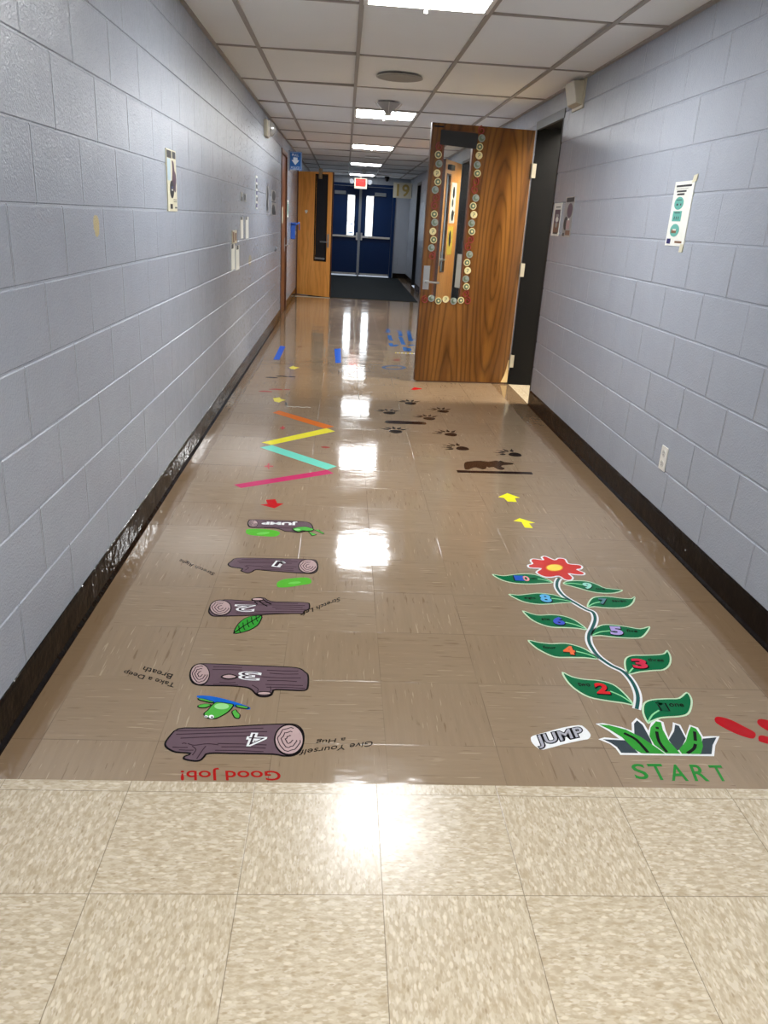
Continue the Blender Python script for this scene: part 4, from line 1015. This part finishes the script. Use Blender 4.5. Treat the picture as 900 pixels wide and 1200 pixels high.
def leaf(label, A, pts, rib, num, ncol, nc, nw, nh, word, wc, ww):
    px = A(pts); t = sticker('leaf_sticker', label, 'floor sticker', px, 'numbered leaf stickers of the floor flower')
    layer('edging', px, 0, PALE, t, 3, d=-.002); layer('blade', px, 1, LEAFG, t, 3, d=.004)
    mb = MB(); stroke(mb, A(rib), .005, 2); obj('midrib', mb, VEIN, t)
    x, y = nc; bl = (x-nw/2+nh*.12, y+nh/2); br = (x+nw/2+nh*.12, y+nh/2+nw*.06); tl = (x-nw/2-nh*.25, y-nh/2)
    b3 = A([bl, br, tl]); sh = A([(bl[0]+3, bl[1]+3), (br[0]+3, br[1]+3), (tl[0]+3, tl[1]+3)])
    if num == '1':
        for w_, lv, m_, nm in ((.03, 3, BLKV, 'numeral_border'), (.02, 4, vinyl(*ncol), 'numeral')):
            mb = MB(); stroke(mb, A([(x-10, y-20), (x+14, y+22)]), w_, lv, 0); stroke(mb, A([(x-26, y-12), (x-8, y-20)]), w_*.7, lv, 0); obj(nm, mb, m_, t)
    elif len(num) == 2:
        m = (bl[0]+br[0])/2; 
        q1 = A([bl, (m-4, bl[1]+1), tl]); q2 = A([(m+2, bl[1]+1), br, (tl[0]+m+2-bl[0], tl[1]+1)])
        ftext('numeral_border', num[0], *q1, 3, BLKV, t, .05); ftext('numeral', num[0], *q1, 4, vinyl(*ncol), t, .03)
        ftext('numeral_border', num[1], *q2, 3, BLKV, t, .05); ftext('numeral', num[1], *q2, 4, vinyl('num_pink', 232, 160, 160), t, .03)
    else:
        ftext('numeral_border', num, *sh, 3, BLKV, t, .07); ftext('numeral', num, *b3, 4, vinyl(*ncol), t, .045)
    wx, wy = wc; h = nh*.36
    ftext('word', word, *A([(wx-ww/2, wy+h/2), (wx+ww/2, wy+h/2+ww*.03), (wx-ww/2-h*.4, wy-h/2)]), 3, INK, t, .006)
    return t
leaf('top left leaf sticker, with a blue and pink 10', A5, [(12,158),(80,168),(150,160),(220,155),(290,160),(350,180),(410,212),(340,218),(260,222),(170,218),(100,205),(50,185)], [(400,210),(350,196),(310,190)], '10', ('num_blue', 40, 90, 190), (212, 186), 84, 30, 'ten', (283, 187), 40)
leaf('topmost right leaf sticker, with a pale teal 9', A5, [(480,220),(500,205),(560,200),(640,205),(700,225),(760,250),(868,262),(820,281),(740,283),(660,272),(590,252),(530,236)], [(490,218),(550,220),(605,228)], '9', ('num_mint', 150, 214, 196), (640, 236), 50, 36, 'nine', (725, 256), 60)
leaf('second left leaf sticker from the flower, with a light blue 8', A5, [(120,290),(180,295),(250,288),(310,282),(380,288),(440,300),(540,341),(470,346),(400,353),(320,356),(240,345),(180,325)], [(530,338),(460,325),(400,318)], '8', ('num_sky', 96, 176, 222), (365, 317), 62, 46, 'eight', (262, 316), 75)
leaf('right leaf sticker with a slate blue 7', A7, [(525,292),(535,262),(560,245),(620,242),(690,250),(735,252),(751,243),(748,265),(725,288),(680,297),(610,296),(560,291)], [(530,290),(555,276),(585,269)], '7', ('num_slate', 88, 130, 140), (602, 266), 34, 24, 'seven', (678, 265), 66)
leaf('left leaf sticker with a royal blue 6', A6, [(12,30),(60,45),(110,55),(180,52),(250,60),(320,85),(388,138),(330,132),(260,128),(180,125),(110,105),(55,75)], [(375,134),(320,112),(262,98)], '6', ('num_royal', 66, 88, 196), (225, 90), 55, 40, 'six', (150, 79), 50)
leaf('right leaf sticker with a lavender 5', A6, [(415,175),(435,135),(480,112),(540,112),(620,122),(700,135),(755,122),(745,150),(710,185),(650,190),(560,185),(470,175)], [(420,173),(465,155),(525,148)], '5', ('num_lavender', 176, 160, 214), (562, 147), 62, 44, 'five', (655, 148), 62)
leaf('left leaf sticker with an orange 4', A6, [(45,202),(110,215),(180,222),(260,220),(330,235),(390,260),(455,310),(380,305),(290,303),(200,300),(120,265),(75,235)], [(445,306),(390,284),(325,268)], '4', ('num_orange', 228, 110, 62), (285, 262), 58, 44, 'four', (172, 245), 76)
leaf('right leaf sticker with a crimson 3', A6, [(630,400),(610,350),(615,310),(650,292),(720,290),(800,287),(840,280),(860,262),(880,300),(875,345),(840,375),(780,380),(700,388)], [(634,396),(655,370),(685,348)], '3', ('num_crimson', 206, 44, 74), (700, 340), 72, 50, 'three', (795, 318), 92)
leaf('lowest left leaf sticker, with a red 2', A6, [(245,390),(300,415),(370,430),(460,438),(540,460),(600,505),(660,578),(600,570),(500,556),(400,535),(320,490),(270,440)], [(650,570),(590,530),(525,502)], '2', ('num_red', 206, 36, 40), (480, 486), 66, 56, 'two', (375, 463), 70)
leaf('lowest right leaf sticker, with a dark green 1, just above the grass', A4, [(265,212),(240,160),(245,110),(290,90),(370,85),(430,82),(470,52),(495,80),(498,120),(480,165),(430,180),(340,186),(285,206)], [(268,208),(290,172),(325,148)], '1', ('num_green', 16, 92, 58), (345, 130), 18, 44, 'one', (420, 120), 76)
GB = [(5,220),(30,218),(130,240),(190,262),(188,215),(208,194),(240,218),(270,262),(290,215),(320,200),(342,210),(352,250),(376,298),(402,250),(405,216),(432,225),(467,288),(485,250),(492,229),(525,240),(553,290),(600,287),(636,287),(614,330),(608,383),(125,376),(103,345),(70,320),(20,300),(40,294),(130,302),(60,250)]
px = A4(GB); t = sticker('grass_sticker', 'white-edged grass tuft sticker with green and slate blades above START', 'floor sticker', px)
layer('edging', px, 0, WHV, t, 0, d=-.004)
DK = vinyl('blade_slate', 58, 68, 74)
for lv, m, q in ((1, DK, [(30,300),(150,306),(215,372),(126,371),(103,340),(70,318)]), (1, DK, [(195,270),(193,218),(209,200),(238,224),(280,300),(290,330),(220,290)]), (1, DK, [(376,304),(404,258),(410,222),(430,230),(466,296),(440,350),(420,360)]),
                 (1, DK, [(555,297),(628,290),(608,330),(602,378),(540,378)]), (2, GRNV, [(10,223),(60,226),(150,250),(230,290),(290,330),(356,377),(232,374),(190,350),(130,290),(60,246)]),
                 (3, GRNV, [(274,285),(280,240),(308,207),(335,212),(345,252),(376,310),(436,377),(362,376),(300,330)]), (3, GRNV, [(430,356),(466,312),(480,262),(493,234),(520,246),(548,290),(556,340),(545,379),(446,378)])):
    layer('blade', A4(q), lv, m, t, 0)
for q in ([(312,262),(325,315),(366,370)], [(314,238),(316,248)], [(140,270),(205,305),(266,372)], [(512,262),(516,310)], [(516,328),(508,352),(474,376)]): mb = MB(); stroke(mb, A4(q), .009, 4); obj('blade_line', mb, BLKV, t)

# red shoe prints
RS = vinyl('shoe_red', 178, 22, 30)
for lb, dx, dy in (('red shoe print right of the grass sticker', 0, 0), ('red shoe print cut off by the right edge of the photo', 225, 12)):
    px = A4([(618+dx,190+dy),(640+dx,180+dy),(700+dx,195+dy),(770+dx,230+dy),(832+dx,265+dy),(822+dx,295+dy),(760+dx,280+dy),(690+dx,250+dy),(630+dx,215+dy)])
    t = sticker('shoe_print_sticker', lb, 'floor sticker', px, 'red shoe prints'); layer('sole', px, 0, RS, t, 3)
    layer('heel', A4([(852+dx,282+dy),(880+dx,280+dy),(950+dx,305+dy),(975+dx,325+dy),(950+dx,335+dy),(862+dx,312+dy),(850+dx,300+dy)]), 0, RS, t, 3)

# arrows, tapes, bear, paws
def one(name, label, px, mat, sm=0, group=None, cat='floor sticker', lv=0):
    pts = fpts(px)
    if sm: pts = smooth_closed(pts, sm)
    mb = MB(); mb.prism(pts, lv*LT, (lv+1)*LT, fr_floor); return tag(obj(name, mb, mat), label, cat, group)
A8 = lambda pts: crop(430, 450, 4.5, pts)
AZ = lambda pts: crop(265, 470, 6.43, pts)
AB = lambda pts: crop(285, 390, 7.5, pts)
AC = lambda pts: crop(430, 370, 10.91, pts)
YV = vinyl('arrow_yellow', 246, 238, 50)
one('arrow_sticker', 'yellow arrow sticker just below the black bar under the bear', A8([(693,596),(740,576),(807,600),(780,602),(790,622),(742,620),(722,601)]), YV, 0, 'yellow arrows')
one('arrow_sticker', 'yellow arrow sticker nearer the red flower, lower of the two', A8([(773,722),(805,708),(885,732),(855,735),(875,760),(832,757),(815,728)]), YV, 0, 'yellow arrows')
one('arrow_sticker', 'red arrow sticker between the pink tape and the JUMP log', AZ([(300,745),(370,740),(385,770),(432,773),(365,808),(258,781),(312,775)]), vinyl('arrow_red', 184, 22, 28))
one('tape_strip', 'orange tape strip, farthest leg of the zigzag', AZ([(352,88),(398,72),(812,192),(745,208)]), vinyl('tape_orange', 214, 112, 40), 0, 'zigzag tape strips', 'tape')
one('tape_strip', 'yellow tape strip of the zigzag', AZ([(268,312),(755,205),(820,228),(340,330)]), vinyl('tape_yellow', 232, 222, 56), 0, 'zigzag tape strips', 'tape')
one('tape_strip', 'turquoise tape strip of the zigzag', AZ([(258,350),(345,333),(832,492),(760,517)]), vinyl('tape_teal', 110, 208, 186), 0, 'zigzag tape strips', 'tape')
one('tape_strip', 'pink tape strip, nearest leg of the zigzag', AZ([(60,630),(760,519),(810,545),(112,655)]), vinyl('tape_pink', 190, 46, 98), 0, 'zigzag tape strips', 'tape')
TB = vinyl('tape_blue', 24, 92, 206)
one('tape_strip', 'slanted blue tape piece near the left baseboard', AB([(265,235),(325,115),(372,120),(318,237)]), TB, 0, 'blue tape pieces', 'tape')
one('tape_strip', 'upright blue tape piece near the middle of the floor', AB([(802,142),(858,138),(861,263),(810,266)]), TB, 0, 'blue tape pieces', 'tape')
YA = vinyl('arrow_pale_yellow', 236, 222, 90)
one('arrow_sticker', 'far yellow arrow sticker right of the slanted blue tape', AB([(403,305),(440,290),(452,298),(495,307),(470,312),(455,320),(420,317)]), YA, 0, 'far yellow arrows')
one('arrow_sticker', 'yellow arrow sticker at the start of the orange tape', AB([(262,576),(320,568),(330,580),(372,592),(338,600),(315,613),(275,603)]), YA, 0, 'far yellow arrows')
DV = vinyl('print_dark', 66, 56, 50); RV = vinyl('print_red', 150, 62, 52)
for lb, q, m in (('dark shoe print sticker at the left of the far row, by the left baseboard', [(190,390),(245,387),(300,393),(298,399),(240,398)], DV), ('dark shoe print sticker in the middle of the far row', [(285,379),(340,376),(390,383),(388,388),(320,386)], DV), ('short dark mark at the right of the far row of prints', [(400,382),(455,384),(452,390),(404,389)], DV),
                 ('red shoe print sticker by the left baseboard', [(132,512),(190,508),(250,515),(248,521),(170,519)], RV), ('red shoe print sticker one step farther than its neighbour', [(222,495),(290,491),(345,498),(340,503),(260,501)], RV), ('short thin red mark at the right of the red prints', [(362,496),(410,497),(408,502),(364,502)], RV), ('small dark mark on the far floor in the fire door reflection', [(478,124),(497,119),(520,124),(497,129)], DV)):
    one('shoe_print_sticker', lb, AB(q), m, 2, 'distant shoe prints')
one('red_dash_sticker', 'faint red dash right of the turquoise tape', AZ([(712,346),(750,341),(785,350),(750,355)]), RV, 2)
for lb, q in (('small red cross mark left of the pink tape', [(288,488),(310,486),(316,470),(326,470),(324,486),(356,488),(354,496),(324,496),(326,512),(318,512),(312,497),(290,496)]), ('small red cross mark left of the yellow tape, by the orange one', [(405,200),(420,198),(425,188),(433,188),(433,198),(445,200),(443,207),(432,207),(428,216),(421,216),(420,207),(407,207)])):
    one('cross_mark', lb, AZ(q), vinyl('mark_pink', 176, 70, 74), 0, 'small red cross marks')
# bear + bars
bear = A8([(513,440),(515,415),(545,408),(600,405),(640,410),(680,404),(695,408),(705,404),(725,412),(770,418),(766,425),(720,428),(708,436),(727,445),(715,453),(690,450),(668,438),(645,441),(632,437),(628,446),(610,450),(575,440),(552,444),(540,450),(520,451)])
one('bear_sticker', 'dark brown walking bear silhouette sticker on the floor', bear, vinyl('bear', 58, 38, 26), 2)
one('bar_sticker', 'long thin black bar sticker under the bear', A8([(472,455),(868,465),(876,477),(478,467)]), vinyl('bar', 34, 20, 18), 0, 'bar stickers')
bar2 = A8([(98,196),(120,193),(230,197),(300,200),(312,208),(305,214),(225,212),(104,207)])
t = sticker('bar_sticker', 'short dark stick sticker among the paw prints', 'floor sticker', bar2, 'bar stickers')
layer('stick', bar2, 0, vinyl('bar', 34, 20, 18), t, 2); layer('stick_end', A8(ell(300, 207, 9, 5)), 1, vinyl('stick_end', 96, 66, 46), t)
PK = vinyl('paw', 32, 22, 20)
for (x, y, ang, lb) in ((228, 100, 100, 'farthest bear paw print sticker, just below the red arrow by the door'), (115, 150, 100, 'bear paw print sticker left of and above the short stick'), (398, 142, 105, 'rightmost bear paw print sticker above the short stick'), (325, 180, 105, 'bear paw print sticker right beside the stick end'),
                        (150, 248, 95, 'bear paw print sticker below the short stick'), (436, 264, 120, 'bear paw print sticker between the stick and the bear'), (492, 338, 150, 'bear paw print sticker left of the bear, right above it'), (770, 370, 140, 'bear paw print sticker on the dark door reflection, right of the bear')):
    c = fl(*A8([(x, y)])[0]); t = thing('paw_print_sticker', lb, 'floor sticker', (c[0], c[1], 0), 'bear paw prints')
    a0 = (ang-90)*PI/180; ca, sa = math.cos(a0), math.sin(a0)
    tr = lambda p: (c[0]+ca*p[0]-sa*p[1], c[1]+sa*p[0]+ca*p[1])
    mb = MB(); mb.prism([tr(p) for p in smooth_closed([(-.046, -.012), (-.034, .014), (0, .024), (.034, .016), (.047, -.008), (.035, -.038), (.0, -.06), (-.032, -.042)], 3)], 0, LT, fr_floor); obj('pad', mb, PK, t)
    for i in range(5):
        th = (150-30*i)*PI/180; ex, ey = .068*math.cos(th), .008+.066*math.sin(th)
        mb = MB(); mb.prism([tr(p) for p in ell(ex, ey, .0125, .021, th-PI/2, 14)], 0, LT, fr_floor)
        bx, by = ex+.034*math.cos(th), ey+.034*math.sin(th); mb.ribbon([tr((ex+.022*math.cos(th), ey+.022*math.sin(th))), tr((ex+.05*math.cos(th), ey+.05*math.sin(th)))], lambda q: .008*(1-q)+.002, 0, LT, fr_floor)
        obj('toe', mb, PK, t)
# far right marks
one('arrow_sticker', 'small red arrow sticker on the floor by the garlanded door corner', AC([(560,942),(610,915),(700,930),(705,938),(650,945),(600,950)]), vinyl('arrow_red', 184, 22, 28))
one('red_dash_sticker', 'small red sticker between the blue ring and the dotted line', AC([(335,562),(385,553),(435,568),(370,577)]), RV, 2)
ring = AC(ell(345, 662, 135, 22)); t = sticker('ring_sticker', 'thin blue ring taped on the far floor', 'floor sticker', ring)
mb = MB(); p_ = fpts(ring); mb.ribbon(p_+[p_[0]], .035, 0, LT, fr_floor); obj('ring', mb, vinyl('ring_blue', 84, 104, 140), t)
BT = vinyl('figure_blue', 50, 104, 176)
t = sticker('hopscotch_figure', 'scattered blue taped strokes on the far floor left of the door', 'floor sticker', AC([(400, 300)]))
for q in ([(235,208),(275,212),(262,170)], [(285,250),(300,300),(322,318)], [(300,350),(325,392),(385,372)], [(370,188),(415,198),(430,260)], [(425,270),(455,340),(470,370)], [(530,190),(545,260),(560,325)], [(555,300),(610,310)], [(480,400),(500,450),(540,440),(530,415)], [(540,380),(600,372)]):
    mb = MB(); stroke(mb, AC(q), .05, 0, 3); obj('stroke', mb, BT, t)
mb = MB(); t = sticker('dotted_line', 'thin dotted yellow and white line on the far floor left of the door', 'floor marking', AC([(480, 475)]))
for i, x in enumerate(range(362, 600, 26)): mb = MB(); mb.prism(fpts(AC([(x, 468+i), (x+14, 468+i), (x+14, 480+i), (x, 480+i)])), 0, LT, fr_floor); obj('dash', mb, (YA, WHV)[i % 2], t)
mb = MB(); stroke(mb, AB([(375,640),(382,625),(372,612),(385,645),(420,648),(450,652),(480,650),(520,656),(560,653),(592,658)]), .014, 0, 3)
tag(obj('chalk_line', mb, vinyl('chalk', 200, 196, 182)), 'thin pale scribbled line just beyond the orange tape', 'floor marking')

# ================================================================== LIGHT / RENDER LOOK
w = bpy.data.worlds.new('world'); bpy.context.scene.world = w; w.use_nodes = True
w.node_tree.nodes['Background'].inputs[0].default_value = (.6, .7, .85, 1); w.node_tree.nodes['Background'].inputs[1].default_value = .3
vs = bpy.context.scene.view_settings
vs.view_transform = 'Standard'; vs.look = 'None'; vs.gamma = 1; vs.use_curve_mapping = False; vs.exposure = 1.5
